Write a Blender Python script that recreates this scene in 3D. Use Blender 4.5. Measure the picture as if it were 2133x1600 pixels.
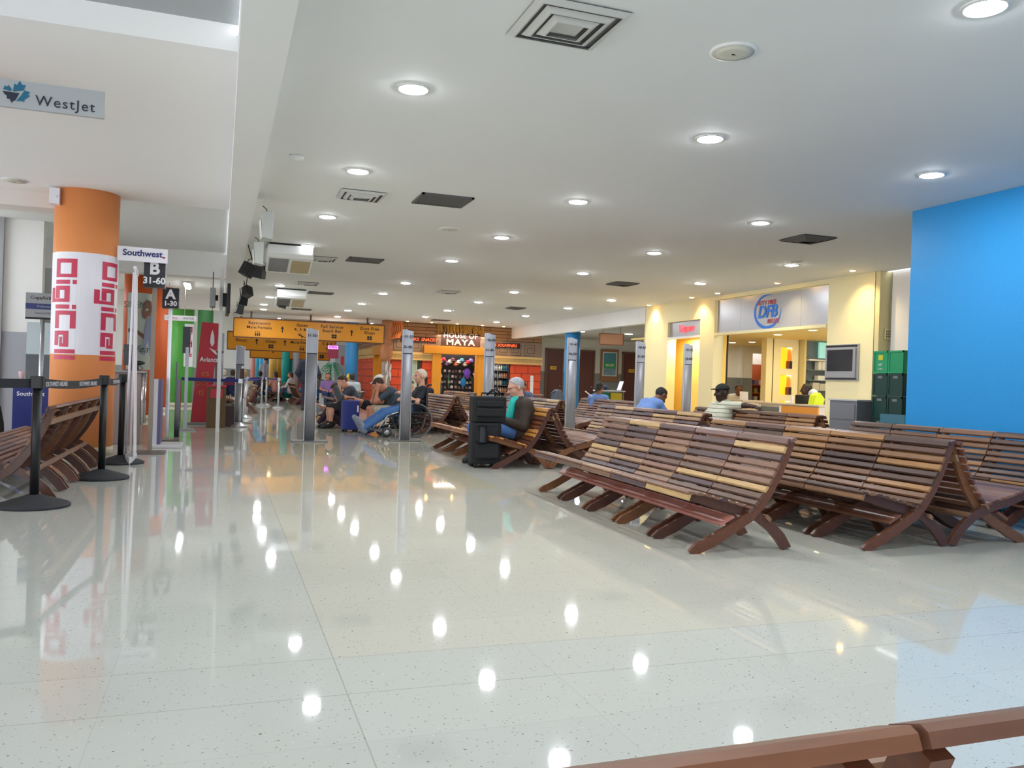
import bpy, math, random
import numpy as np
from mathutils import Vector, Matrix
import openvdb
for o in list(bpy.data.objects): bpy.data.objects.remove(o)
SC = bpy.context.scene
COL = SC.collection
R = math.radians
# ---------------------------------------------------------------- camera, world, exposure
YAW, PITCH, ROLL, FPX = R(19.37), R(-.132), R(1.898), 1730.0
fw = Vector((math.sin(YAW)*math.cos(PITCH), math.cos(YAW)*math.cos(PITCH), math.sin(PITCH)))
rt = Vector((math.cos(YAW), -math.sin(YAW), 0)); up = rt.cross(fw)
r2 = rt*math.cos(ROLL)+up*math.sin(ROLL); u2 = -rt*math.sin(ROLL)+up*math.cos(ROLL)
cam = bpy.data.cameras.new('camera'); camo = bpy.data.objects.new('camera', cam); COL.objects.link(camo)
mm = Matrix.Identity(4)
for i, v in enumerate((r2, u2, -fw)):
    for j in range(3): mm[j][i] = v[j]
mm.translation = (0, 0, 1.15); camo.matrix_world = mm
cam.sensor_width = 36; cam.lens = 36*FPX/2133; cam.clip_start = .05; cam.clip_end = 300
SC.camera = camo
W = bpy.data.worlds.new('daylight'); SC.world = W; W.use_nodes = True
W.node_tree.nodes['Background'].inputs[0].default_value = (.90, .95, 1, 1)
W.node_tree.nodes['Background'].inputs[1].default_value = 3.7
SC.view_settings.view_transform = 'Standard'; SC.view_settings.look = 'None'
SC.view_settings.exposure = -.10; SC.view_settings.gamma = 1
LAMP = 290.0      # radiance of the hall downlights
CH = 3.29        # hall ceiling
# ---------------------------------------------------------------- materials
def lin(c):
    if isinstance(c, str):
        c = tuple(int(c[i:i+2], 16) for i in (0, 2, 4))
    return tuple((v/255/12.92 if v/255 <= .04045 else ((v/255+.055)/1.055)**2.4) for v in c)
MATS = {}
def mat(name, c, rough=.6, metal=0, emit=0, spec=.5, noise=0, nscale=8, bump=0, coat=0, stretch=None, ecol=None, alpha=None, trans=0):
    if name in MATS: return MATS[name]
    m = bpy.data.materials.new(name); m.use_nodes = True; nt = m.node_tree; b = nt.nodes['Principled BSDF']
    col = lin(c)+(1,)
    b.inputs['Base Color'].default_value = col; b.inputs['Roughness'].default_value = rough
    b.inputs['Metallic'].default_value = metal; b.inputs['Specular IOR Level'].default_value = spec
    b.inputs['Coat Weight'].default_value = coat
    if trans: b.inputs['Transmission Weight'].default_value = trans
    if alpha is not None: b.inputs['Alpha'].default_value = alpha
    if emit:
        b.inputs['Emission Color'].default_value = (lin(ecol)+(1,)) if ecol else col
        b.inputs['Emission Strength'].default_value = emit
    if noise or bump:
        tc = nt.nodes.new('ShaderNodeTexCoord'); mp = nt.nodes.new('ShaderNodeMapping'); nz = nt.nodes.new('ShaderNodeTexNoise')
        nt.links.new(tc.outputs['Object'], mp.inputs[0]); nt.links.new(mp.outputs[0], nz.inputs['Vector'])
        if stretch: mp.inputs['Scale'].default_value = stretch
        nz.inputs['Scale'].default_value = nscale; nz.inputs['Detail'].default_value = 4
        if noise:
            mx = nt.nodes.new('ShaderNodeMix'); mx.data_type = 'RGBA'; mx.blend_type = 'MIX'
            mx.inputs[6].default_value = tuple(v*(1-noise) for v in col[:3])+(1,)
            mx.inputs[7].default_value = tuple(min(1, v*(1+noise)) for v in col[:3])+(1,)
            nt.links.new(nz.outputs['Fac'], mx.inputs[0]); nt.links.new(mx.outputs[2], b.inputs['Base Color'])
        if bump:
            bp = nt.nodes.new('ShaderNodeBump'); bp.inputs['Strength'].default_value = bump; bp.inputs['Distance'].default_value = .01
            nt.links.new(nz.outputs['Fac'], bp.inputs['Height']); nt.links.new(bp.outputs[0], b.inputs['Normal'])
    MATS[name] = m; return m
def tintmat(name, rough=.38, noise=.3, scale=(3, 40, 40), spec=.5):
    m = bpy.data.materials.new(name); m.use_nodes = True; nt = m.node_tree; b = nt.nodes['Principled BSDF']
    at = nt.nodes.new('ShaderNodeAttribute'); at.attribute_name = 'tint'
    tc = nt.nodes.new('ShaderNodeTexCoord'); mp = nt.nodes.new('ShaderNodeMapping'); nz = nt.nodes.new('ShaderNodeTexNoise')
    mp.inputs['Scale'].default_value = scale; nz.inputs['Scale'].default_value = 1.5; nz.inputs['Detail'].default_value = 5
    nt.links.new(tc.outputs['Object'], mp.inputs[0]); nt.links.new(mp.outputs[0], nz.inputs['Vector'])
    mr = nt.nodes.new('ShaderNodeMapRange'); mr.inputs[1].default_value = .25; mr.inputs[2].default_value = .75
    mr.inputs[3].default_value = 1-noise; mr.inputs[4].default_value = 1+noise
    nt.links.new(nz.outputs['Fac'], mr.inputs[0])
    mx = nt.nodes.new('ShaderNodeVectorMath'); mx.operation = 'SCALE'
    nt.links.new(at.outputs['Color'], mx.inputs[0]); nt.links.new(mr.outputs[0], mx.inputs['Scale'])
    nt.links.new(mx.outputs[0], b.inputs['Base Color'])
    b.inputs['Roughness'].default_value = rough; b.inputs['Specular IOR Level'].default_value = spec
    MATS[name] = m; return m
# ---------------------------------------------------------------- mesh builder
class MB:
    def __init__(s): s.v = []; s.f = []; s.m = []; s.t = []; s.sm = []; s.T = None; s.mi = 0; s.tint = None; s.smooth = False
    def add(s, vs, fs):
        n = len(s.v)
        for p in vs: s.v.append(tuple(s.T @ Vector(p)) if s.T is not None else tuple(p))
        for f in fs: s.f.append(tuple(i+n for i in f)); s.m.append(s.mi); s.t.append(s.tint or (1, 1, 1)); s.sm.append(s.smooth)
        return s
    def box(s, x0, x1, y0, y1, z0, z1):
        vs = [(x, y, z) for z in (z0, z1) for y in (y0, y1) for x in (x0, x1)]
        return s.add(vs, [(0, 2, 3, 1), (4, 5, 7, 6), (0, 1, 5, 4), (2, 6, 7, 3), (0, 4, 6, 2), (1, 3, 7, 5)])
    def rbox(s, x0, x1, y0, y1, z0, z1, r, n=3, axis='z'):
        w, h = (x1-x0)/2, (y1-y0)/2; cx, cy = (x0+x1)/2, (y0+y1)/2; pts = []
        for q, (sx, sy) in enumerate(((1, 1), (-1, 1), (-1, -1), (1, -1))):
            for k in range(n+1):
                a = (q+k/n)*math.pi/2; pts.append((cx+sx*(w-r)+r*math.cos(a), cy+sy*(h-r)+r*math.sin(a)))
        return s.prism(pts, z0, z1)
    def prism(s, pts, z0, z1):
        n = len(pts)
        vs = [(p[0], p[1], z0) for p in pts]+[(p[0], p[1], z1) for p in pts]
        return s.add(vs, [tuple(range(n))[::-1], tuple(range(n, 2*n))]+[(i, (i+1) % n, n+(i+1) % n, n+i) for i in range(n)])
    def prismY(s, pts, y0, y1):      # profile in x,z
        n = len(pts)
        vs = [(p[0], y0, p[1]) for p in pts]+[(p[0], y1, p[1]) for p in pts]
        return s.add(vs, [tuple(range(n)), tuple(range(n, 2*n))[::-1]]+[((i+1) % n, i, n+i, n+(i+1) % n) for i in range(n)])
    def cyl(s, a, b, r0, r1=None, n=16, cap=True):
        a, b = Vector(a), Vector(b); r1 = r0 if r1 is None else r1
        d = (b-a).normalized(); x = d.orthogonal().normalized(); y = d.cross(x); vs = []
        for c, r in ((a, r0), (b, r1)):
            for i in range(n):
                t = 2*math.pi*i/n; vs.append(c+x*math.cos(t)*r+y*math.sin(t)*r)
        fs = [(i, (i+1) % n, n+(i+1) % n, n+i) for i in range(n)]
        if cap: fs += [tuple(range(n))[::-1], tuple(range(n, 2*n))]
        o = s.smooth; s.smooth = True; s.add(vs, fs); s.smooth = o; return s
    def tube(s, pts, r, n=8):
        pts = [Vector(p) for p in pts]; vs = []; prev = None
        for i, p in enumerate(pts):
            d = (pts[min(i+1, len(pts)-1)]-pts[max(i-1, 0)]).normalized()
            x = d.orthogonal().normalized() if prev is None else (prev-d*prev.dot(d)).normalized(); prev = x; y = d.cross(x)
            rr = r[i] if isinstance(r, (list, tuple)) else r
            for k in range(n):
                t = 2*math.pi*k/n; vs.append(p+x*math.cos(t)*rr+y*math.sin(t)*rr)
        fs = [(j*n+i, j*n+(i+1) % n, (j+1)*n+(i+1) % n, (j+1)*n+i) for j in range(len(pts)-1) for i in range(n)]
        fs += [tuple(range(n))[::-1], tuple(range((len(pts)-1)*n, len(pts)*n))]
        o = s.smooth; s.smooth = True; s.add(vs, fs); s.smooth = o; return s
    def lathe(s, prof, cx=0, cy=0, n=32, sx=1, sy=1):
        vs = [(cx+r*sx*math.cos(2*math.pi*i/n), cy+r*sy*math.sin(2*math.pi*i/n), z) for r, z in prof for i in range(n)]
        fs = [(j*n+i, j*n+(i+1) % n, (j+1)*n+(i+1) % n, (j+1)*n+i) for j in range(len(prof)-1) for i in range(n)]
        fs += [tuple(range(n))[::-1], tuple(range((len(prof)-1)*n, len(prof)*n))]
        o = s.smooth; s.smooth = True; s.add(vs, fs); s.smooth = o; return s
    def ell(s, c, r, n=12):
        vs = []; fs = []
        for j in range(1, n):
            th = math.pi*j/n
            for i in range(2*n):
                ph = math.pi*i/n; vs.append((c[0]+r[0]*math.sin(th)*math.cos(ph), c[1]+r[1]*math.sin(th)*math.sin(ph), c[2]+r[2]*math.cos(th)))
        N = 2*n; vs += [(c[0], c[1], c[2]+r[2]), (c[0], c[1], c[2]-r[2])]; t, b = len(vs)-2, len(vs)-1
        for j in range(n-2):
            for i in range(N): fs.append((j*N+i, (j+1)*N+i, (j+1)*N+(i+1) % N, j*N+(i+1) % N))
        for i in range(N): fs += [(t, i, (i+1) % N), (b, (n-2)*N+(i+1) % N, (n-2)*N+i)]
        o = s.smooth; s.smooth = True; s.add(vs, fs); s.smooth = o; return s
    def build(s, name, mats, parent=None, bevel=0, tint=False, seg=2):
        me = bpy.data.meshes.new(name); me.from_pydata(s.v, [], s.f)
        for m in (mats if isinstance(mats, (list, tuple)) else [mats]): me.materials.append(m)
        for p, i, sm in zip(me.polygons, s.m, s.sm): p.material_index = i; p.use_smooth = sm
        if tint:
            ca = me.color_attributes.new('tint', 'FLOAT_COLOR', 'CORNER'); dat = np.empty((len(me.loops), 4), np.float32)
            k = 0
            for f, t in zip(s.f, s.t):
                dat[k:k+len(f)] = (*t, 1); k += len(f)
            ca.data.foreach_set('color', dat.ravel())
        o = bpy.data.objects.new(name, me); COL.objects.link(o); o.parent = parent
        if bevel:
            b = o.modifiers.new('bevel', 'BEVEL'); b.width = bevel; b.segments = seg; b.limit_method = 'ANGLE'; b.angle_limit = R(50)
        return o
def tag(o, label, cat, group=None, kind=None):
    o['label'] = label; o['category'] = cat
    if group: o['group'] = group
    if kind: o['kind'] = kind
    return o
def empty(name, loc=(0, 0, 0), rz=0, label=None, cat=None, group=None):
    o = bpy.data.objects.new(name, None); o.empty_display_size = .1; COL.objects.link(o)
    o.location = loc; o.rotation_euler = (0, 0, rz)
    if label: tag(o, label, cat, group)
    return o
def struct(name, mb, m, **k):
    o = mb.build(name, m, **k); o['kind'] = 'structure'; return o
KIDS = {}
def copy_tree(o, parent=None):
    c = o.copy(); COL.objects.link(c); c.parent = parent
    for ch in [x for x in CH_OF.get(o.name, [])]: copy_tree(ch, c)
    return c
CH_OF = {}
def index_children():
    CH_OF.clear()
    for o in bpy.data.objects:
        if o.parent: CH_OF.setdefault(o.parent.name, []).append(o)
def dup(root, loc, rz, label, group=None):
    index_children(); c = copy_tree(root); c.location = loc; c.rotation_euler = (0, 0, rz); c['label'] = label
    if group: c['group'] = group
    return c
def face_axes(n):      # text frame for a viewer looking at a face whose outward normal is n
    n = Vector(n).normalized(); y = Vector((0, 0, 1)); x = y.cross(n).normalized(); y = n.cross(x)
    M = Matrix.Identity(4)
    for i, v in enumerate((x, y, n)):
        for j in range(3): M[j][i] = v[j]
    return M
def text(s, size, m, loc, n=(0, -1, 0), parent=None, name='lettering', align='CENTER', bold=0, shear=0, ext=.002, space=1, sx=1, spin=0, world=False):
    cu = bpy.data.curves.new('t', 'FONT'); cu.body = s; cu.size = size; cu.align_x = align; cu.align_y = 'CENTER'
    cu.offset = bold; cu.shear = shear; cu.extrude = ext; cu.space_character = space; cu.resolution_u = 3
    to = bpy.data.objects.new('t', cu); COL.objects.link(to)
    dg = bpy.context.evaluated_depsgraph_get(); me = bpy.data.meshes.new_from_object(to.evaluated_get(dg))
    bpy.data.objects.remove(to); bpy.data.curves.remove(cu)
    me.name = name; me.materials.clear(); me.materials.append(m)
    M = Matrix.Translation(loc) @ face_axes(n) @ Matrix.Rotation(spin, 4, 'Z') @ Matrix.Diagonal((sx, 1, 1, 1))
    me.transform(M)
    o = bpy.data.objects.new(name, me); COL.objects.link(o); o.parent = parent
    return o
WHITE = mat('white_paint', (238, 236, 233), .7, noise=.03, nscale=2)
CEIL = mat('ceiling_paint', (230, 231, 229), .75, noise=.02, nscale=1.5)
BLACKP = mat('black_plastic', (22, 23, 25), .45)
DARK = mat('near_black', (12, 12, 13), .6)
STEEL = mat('brushed_steel', (178, 180, 184), .34, metal=.85, noise=.06, nscale=5, stretch=(1, 1, 30))
CHROME = mat('chrome', (215, 217, 220), .15, metal=1)
GREYP = mat('grey_plastic', (150, 150, 152), .5)
INK = mat('dark_ink', (28, 24, 22), .6)
WOODD = mat('dark_wood', (84, 42, 26), .4, noise=.3, nscale=6, stretch=(1, 1, 12))
# ================================================================ SETTING
def floor_mat():
    m = bpy.data.materials.new('polished_terrazzo'); m.use_nodes = True; nt = m.node_tree; N = nt.nodes; L = nt.links
    b = N['Principled BSDF']; b.inputs['Roughness'].default_value = .1; b.inputs['Specular IOR Level'].default_value = .55
    tc = N.new('ShaderNodeTexCoord'); sp = N.new('ShaderNodeSeparateXYZ'); L.new(tc.outputs['Object'], sp.inputs[0])
    def math_(op, a, c=None, cl=False):
        n = N.new('ShaderNodeMath'); n.operation = op; n.use_clamp = cl
        for i, v in enumerate((a, c)):
            if v is None: continue
            if isinstance(v, (int, float)): n.inputs[i].default_value = v
            else: L.new(v, n.inputs[i])
        return n.outputs[0]
    def mix(f, a, c):
        n = N.new('ShaderNodeMix'); n.data_type = 'RGBA'
        for i, v in ((0, f), (6, a), (7, c)):
            if isinstance(v, tuple): n.inputs[i].default_value = v+(1,)
            elif isinstance(v, (int, float)): n.inputs[i].default_value = v
            else: L.new(v, n.inputs[i])
        return n.outputs[2]
    X, Y = sp.outputs[0], sp.outputs[1]
    def inside(v, a, c): return math_('MULTIPLY', math_('GREATER_THAN', v, a), math_('LESS_THAN', v, c))
    grey = lin((196, 199, 193)); cream = lin((203, 201, 187)); yel = lin((205, 195, 164))
    # slabs poured in different batches
    tile = N.new('ShaderNodeTexBrick')
    mp = N.new('ShaderNodeMapping'); mp.inputs['Location'].default_value = (-.47, -3.02+.0, 0); L.new(tc.outputs['Object'], mp.inputs[0]); L.new(mp.outputs[0], tile.inputs['Vector'])
    tile.offset = 0; tile.squash = 1; tile.inputs['Scale'].default_value = 1; tile.inputs['Brick Width'].default_value = .82; tile.inputs['Row Height'].default_value = .41
    tile.inputs['Mortar Size'].default_value = .0025; tile.inputs['Color1'].default_value = (1, 1, 1, 1); tile.inputs['Color2'].default_value = (.95, .955, .965, 1); tile.inputs['Mortar'].default_value = (.86, .86, .85, 1)
    nz = N.new('ShaderNodeTexNoise'); nz.inputs['Scale'].default_value = .35; nz.inputs['Detail'].default_value = 3; L.new(tc.outputs['Object'], nz.inputs['Vector'])
    wob = N.new('ShaderNodeMapRange'); wob.inputs[1].default_value = .35; wob.inputs[2].default_value = .65; L.new(nz.outputs['Fac'], wob.inputs[0])
    base = mix(wob.outputs[0], grey, tuple((a+c)/2 for a, c in zip(grey, cream)))
    m1 = math_('MULTIPLY', math_('GREATER_THAN', X, .47), inside(Y, 3.42, 8.45)); base = mix(m1, base, cream)
    m2 = math_('MULTIPLY', inside(X, .5, 2.9), inside(Y, 8.45, 14.2)); base = mix(math_('MULTIPLY', m2, .75), base, yel)
    m3 = math_('MULTIPLY', math_('GREATER_THAN', X, 2.9), math_('GREATER_THAN', Y, 8.45)); base = mix(math_('MULTIPLY', m3, .5), base, cream)
    m4 = math_('GREATER_THAN', Y, 14.2); base = mix(math_('MULTIPLY', m4, .35), base, yel)
    mul = N.new('ShaderNodeMix'); mul.data_type = 'RGBA'; mul.blend_type = 'MULTIPLY'; mul.inputs[0].default_value = .7
    L.new(base, mul.inputs[6]); L.new(tile.outputs['Color'], mul.inputs[7]); base = mul.outputs[2]
    # stone chips
    def chips(scale, thr, colr, amt, src, st=(1, 1, 1)):
        m_ = N.new('ShaderNodeMapping'); m_.inputs['Scale'].default_value = st; L.new(tc.outputs['Object'], m_.inputs[0])
        vo = N.new('ShaderNodeTexVoronoi'); vo.inputs['Scale'].default_value = scale; L.new(m_.outputs[0], vo.inputs['Vector'])
        sp2 = N.new('ShaderNodeSeparateColor'); L.new(vo.outputs['Color'], sp2.inputs[0])
        k = math_('MULTIPLY', math_('LESS_THAN', vo.outputs['Distance'], math_('MULTIPLY', sp2.outputs[0], thr)), math_('GREATER_THAN', sp2.outputs[1], 1-amt))
        return mix(k, src, colr)
    base = chips(70, .30, lin((142, 138, 124)), .34, base, (1, 1.6, 1)); base = chips(38, .2, lin((92, 88, 80)), .14, base, (1, 1.7, 1))
    base = chips(60, .28, lin((212, 213, 206)), .10, base)
    # joints seen in the floor
    j = None
    for v, p, lo, hi, ax in ((Y, 3.42, -9, 9, 'y'), (Y, 3.02, -9, 9, 'y'), (X, .47, 0, 60, 'x'), (Y, 8.45, -9, 9, 'y'), (X, -2.3, 0, 60, 'x')):
        l = math_('LESS_THAN', math_('ABSOLUTE', math_('SUBTRACT', v, p)), .003)
        j = l if j is None else math_('MAXIMUM', j, l)
    base = mix(math_('MULTIPLY', j, .3), base, lin((130, 128, 120)))
    L.new(base, b.inputs['Base Color'])
    n2 = N.new('ShaderNodeTexNoise'); n2.inputs['Scale'].default_value = 1.3; n2.inputs['Detail'].default_value = 5; L.new(tc.outputs['Object'], n2.inputs['Vector'])
    mr = N.new('ShaderNodeMapRange'); mr.inputs[3].default_value = .02; mr.inputs[4].default_value = .055; L.new(n2.outputs['Fac'], mr.inputs[0]); L.new(mr.outputs[0], b.inputs['Roughness'])
    n3 = N.new('ShaderNodeTexNoise'); n3.inputs['Scale'].default_value = 3.5; n3.inputs['Detail'].default_value = 1; L.new(tc.outputs['Object'], n3.inputs['Vector'])
    bp = N.new('ShaderNodeBump'); bp.inputs['Strength'].default_value = .006; bp.inputs['Distance'].default_value = .02; L.new(n3.outputs['Fac'], bp.inputs['Height']); L.new(bp.outputs[0], b.inputs['Normal'])
    return m
FLOOR = floor_mat()
struct('floor', MB().box(-9, 18, -5, 66, -.1, 0), FLOOR)
CREAM = mat('cream_paint', (240, 226, 178), .55, noise=.02, nscale=2)
CREAMD = mat('cream_shaded', (214, 200, 150), .6)  # darker cream: shade on the pillar ends put into the colour
BLUE = mat('sky_blue_paint', (28, 142, 208), .45, noise=.05, nscale=60, bump=.12)
GREYW = mat('grey_dado_paint', (138, 140, 142), .55)
WARMW = mat('warm_white_paint', (226, 220, 214), .65)
struct('ceiling', MB().box(.34, 10.9, -5, 31, CH, CH+.15).box(.34, 5.7, 31, 31.2, 3.18, CH), CEIL)
struct('trim_1', MB().box(.05, .34, -5, 31, 3.17, 3.6), mat('beam_lit_tone', (236, 236, 234), .7))                       # long beam beside the hall, daylight on it put into the lighter tone
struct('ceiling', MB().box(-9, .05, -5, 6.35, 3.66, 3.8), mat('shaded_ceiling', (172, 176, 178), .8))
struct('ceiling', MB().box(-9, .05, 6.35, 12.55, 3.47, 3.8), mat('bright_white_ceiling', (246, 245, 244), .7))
struct('ceiling', MB().box(-9, .05, 12.55, 18.2, 3.62, 3.8), CEIL)
struct('trim_2', MB().box(-9, -1.95, 12.55, 13.0, 3.27, 3.62), WARMW)
struct('trim_3', MB().box(-9, .05, 18.2, 18.6, 3.1, 3.62), WHITE)
struct('ceiling', MB().box(-9, .05, 18.6, 31, 3.5, 3.8), CEIL)
struct('trim_4', MB().box(-9, .05, 27, 27.3, 3.05, 3.5), WHITE)
# far hall beyond the signs
struct('ceiling', MB().box(-9, 12, 31.2, 64, 3.5, 3.65), WHITE)
struct('wall_far', MB().box(-9, 18, 64, 64.2, 0, 3.6).box(-9, 18, 63.96, 64, 0, 1.2), [WHITE])
struct('wall_far', MB().box(-9, 3.2, 63.9, 63.96, 0, 1.45), GREYW)
# right side: duty free block, corridor, blue wall
x = 10.75
sh = MB()
sh.box(x, x+.25, 18.72, 19.9, 0, CH).box(x, x+.25, 17.2, 18.72, 2.8, CH).box(x, x+.25, 16.6, 17.2, 0, CH)
sh.box(x, x+.25, 12.79, 16.6, 3.2, CH).box(x, x+.25, 11.62, 12.79, 0, CH)
struct('wall_right', sh, CREAM)
struct('wall_right', MB().box(x+.002, x+.4, 11.5, 11.6, 0, CH).box(x+.002, x+.4, 19.902, 19.95, 0, CH), CREAMD)
struct('wall_right', MB().box(10.97, 11.1, -5, 11.45, 1.25, CH), WARMW)
struct('wall_right', MB().box(10.96, 11.1, -5, 11.45, 0, 1.25), GREYW)
struct('trim_5', MB().box(11.0, 11.02, 11.45, 11.49, 0, CH), DARK)
struct('wall_right', MB().box(7.54, 7.9, -5, 7.6, 0, CH), BLUE)
struct('trim_6', MB().box(10.8, 11.0, 19.95, 31.4, 2.86, CH), WHITE)                  # soffit above the corridor mouth
struct('ceiling', MB().box(11.0, 18, 19.95, 30.86, 3.05, 3.2).box(12.16, 18, 30.86, 33, 3.05, 3.2), mat('corridor_ceiling', (190, 186, 176), .8))
cw = MB().box(11.6, 18, 32.0, 32.1, 1.64, 3.1); struct('wall_back', cw, mat('corridor_upper', (212, 206, 188), .7))
struct('wall_back', MB().box(11.6, 18, 31.98, 32.1, 0, 1.64), mat('corridor_lower', (128, 128, 118), .6))
struct('wall_right', MB().box(17.9, 18, 19.95, 32, 0, 3.1), mat('corridor_upper', (0, 0, 0)))
# left side
lw = MB().box(-9, -2.9, 16.0, 16.2, 1.72, 3.62); struct('wall_left', lw, WHITE)
struct('wall_left', MB().box(-9, -2.9, 15.97, 16.2, 0, 1.72), mat('lilac_grey_paint', (168, 168, 176), .6))
struct('trim_7', MB().box(-3.56, -3.47, 15.9, 15.97, 0, 3.62), GREYP)
struct('wall_left', MB().box(-9, .0, 33.0, 33.2, 1.3, 3.5), WHITE)
struct('wall_left', MB().box(-9, .0, 32.97, 33.2, 0, 1.3), mat('lower_left_grey', (150, 152, 154), .6))
struct('wall_left', MB().box(-9, -8.8, 16.2, 64, 0, .9).box(-9, -8.8, 16.2, 64, 3.0, 3.7), WHITE)
struct('wall_left', MB().box(-5.4, -5.2, -5, 16, 0, .25).box(-5.4, -5.2, -5, 16, 3.3, 3.7), WHITE)  # unseen wall drawn in close, its openings shaped for more daylight
struct('wall_light_block', MB().box(.3, 11.1, -5.1, -5, 0, 3.3), WHITE)  # added out of view to cut light from behind, favouring the left
struct('wall_left', MB().box(-9, -2.6, 21.0, 21.1, 0, 3.5), mat('dim_grey_wall', (150, 152, 150), .7))
for i, (yy) in enumerate((-4, 1, 6, 11, 20, 26)):                                      # daylight windows on the check-in side
    fx, fa, fb = (-5.35, .25, 3.3) if yy < 15 else (-8.95, .9, 3.0)
    fr = MB().box(fx, fx+.1, yy, yy+.08, fa, fb).box(fx, fx+.1, yy+2.9, yy+2.98, fa, fb)
    fr.box(fx, fx+.1, yy, yy+2.98, fa, fa+.08).box(fx, fx+.1, yy, yy+2.98, fb-.08, fb)
    w = struct('window_%d' % (i+1), fr, GREYP)
struct('wall_right', MB().box(11.9, 12.0, 33, 64, 0, 3.6), WHITE)

# ================================================================ COLUMNS
def column(cx, cy, r, z1, m, label, skirt=True, extra=None):
    c = empty('column', (cx, cy, 0), 0, label, 'column')
    MB().lathe([(r, .11), (r, z1)], n=40).build('shaft', m, c)
    if skirt: MB().lathe([(r+.006, 0), (r+.006, .115)], n=28).build('skirting', mat('beige_tile', (205, 198, 170), .4, noise=.15, nscale=30), c)
    return c
ORANGE = mat('orange_paint', (244, 156, 92), .5, noise=.03, nscale=3)
ORANGED = mat('deep_orange_paint', (205, 92, 38), .55)
RED = mat('magenta_red_vinyl', (208, 44, 84), .4)
VINYL = mat('white_vinyl', (240, 238, 245), .3)
def wrap(mb, cx, cy, r, a0):          # bend flat (x along the circumference, y up) round a column
    mb.v = [(cx+(r+z)*math.sin(a0+x/r), cy-(r+z)*math.cos(a0+x/r), y) for x, y, z in mb.v]; return mb
def digicell(mb, ox, oy, h, su=1):          # letters run downwards, turned a quarter clockwise; h = letter height
    t = h*.19
    def rc(u0, u1, v0, v1):           # u along reading direction (down), v = letter height direction (towards +x)
        n = max(1, int((v1-v0)*h/.04))
        for k in range(n):
            a, b = v0+(v1-v0)*k/n, v0+(v1-v0)*(k+1)/n
            mb.add([(ox+a*h, oy-u0*h*su, .0015), (ox+b*h, oy-u0*h*su, .0015), (ox+b*h, oy-u1*h*su, .0015), (ox+a*h, oy-u1*h*su, .0015)], [(0, 3, 2, 1)])
    s = .235; u = 0
    rc(u, u+s, 0, 1); rc(u+.86, u+1.05, 0, 1); rc(u, u+1.05, 0, s); rc(u, u+1.05, 1-s, 1); u += 1.2          # D
    rc(u, u+s, 0, .72); rc(u, u+s, .83, 1); u += .34                                                        # i
    rc(u, u+s, 0, .72); rc(u+.72, u+.91, -.32, .72); rc(u, u+.9, .72-s, .72); rc(u, u+.7, 0, s); rc(u+.1, u+.9, -.32, -.32+s); u += 1.06   # g
    rc(u, u+s, 0, .72); rc(u, u+s, .83, 1); u += .34                                                        # i
    rc(u, u+s, 0, 1); rc(u, u+1.0, 0, s); rc(u, u+1.0, 1-s, 1); u += 1.14                                   # C
    rc(u, u+s, 0, .72); rc(u, u+.82, 0, s); rc(u, u+.9, .72-s, .72); rc(u+.71, u+.9, .3, .72); rc(u+.34, u+.9, .3, .43); u += 1.04       # e
    rc(u, u+s, 0, 1); u += .34; rc(u, u+s, 0, 1); u += .19                                                  # ll
    return u*h
oc = column(-1.73, 12.35, .39, 3.47, ORANGE, 'large orange round column with the red and white DigiCell wrap, beside the black queue posts')
wp = MB(); n = 28; zt, zb = 2.64, 1.32
for k in range(n):
    a0, a1 = R(-115)+R(230)*k/n, R(-115)+R(230)*(k+1)/n; rr = .393
    wp.add([(rr*math.sin(a0), -rr*math.cos(a0), zb), (rr*math.sin(a1), -rr*math.cos(a1), zb), (rr*math.sin(a1), -rr*math.cos(a1), zt), (rr*math.sin(a0), -rr*math.cos(a0), zt)], [(0, 1, 2, 3)])
wo = wp.build('vinyl_wrap', VINYL, oc); wo['label'] = 'white vinyl wrap with red lettering'
lt = MB(); hh = .215
digicell(lt, -.40, 2.55, .30, .76); digicell(lt, .20, 2.55, .30, .76)
wrap(lt, 0, 0, .394, R(8)); lt.build('lettering', RED, wo)
MB().box(-.40, -.28, -.36, -.2, 3.24, 3.44).cyl((-.31, -.36, 3.33), (-.31, -.375, 3.33), .012).build('junction_box', VINYL, oc)
c = column(-1.81, 21.0, .33, 3.5, ORANGED, 'deep orange column carrying the poster of a woman, behind the check-in desk')
po = MB()
for k in range(12):
    a0, a1 = R(-40)+R(110)*k/12, R(-40)+R(110)*(k+1)/12; rr = .335
    po.mi = 0; po.add([(rr*math.sin(a0), -rr*math.cos(a0), 1.15), (rr*math.sin(a1), -rr*math.cos(a1), 1.15), (rr*math.sin(a1), -rr*math.cos(a1), 2.9), (rr*math.sin(a0), -rr*math.cos(a0), 2.9)], [(0, 1, 2, 3)])
pw = po.build('poster', mat('pale_green_poster', (176, 186, 178), .35, noise=.12, nscale=3), c)
def blob(mb, pts, z=.003):
    mb.add([(p[0], p[1], z) for p in pts], [tuple(range(len(pts)))])
pf = MB(); blob(pf, [(.1, 2.35), (.18, 2.3), (.22, 2.38), (.3, 2.4), (.34, 2.55), (.3, 2.72), (.2, 2.76), (.12, 2.68), (.08, 2.5)])
wrap(pf, 0, 0, .352, 0).build('printed_face', mat('poster_skin', (120, 82, 66), .5), pw)
pf = MB(); blob(pf, [(.12, 1.5), (.38, 1.45), (.42, 2.2), (.32, 2.42), (.2, 2.28), (.14, 1.9)]); wrap(pf, 0, 0, .350, 0).build('printed_dress', mat('poster_dress', (126, 136, 168), .5), pw)
pf = MB(); blob(pf, [(-.2, 2.08), (-.05, 2.1), (.15, 1.95), (.15, 1.85), (-.05, 2.0), (-.2, 2.0)]); wrap(pf, 0, 0, .356, 0).build('printed_arm', MATS['poster_skin'], pw)
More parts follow.
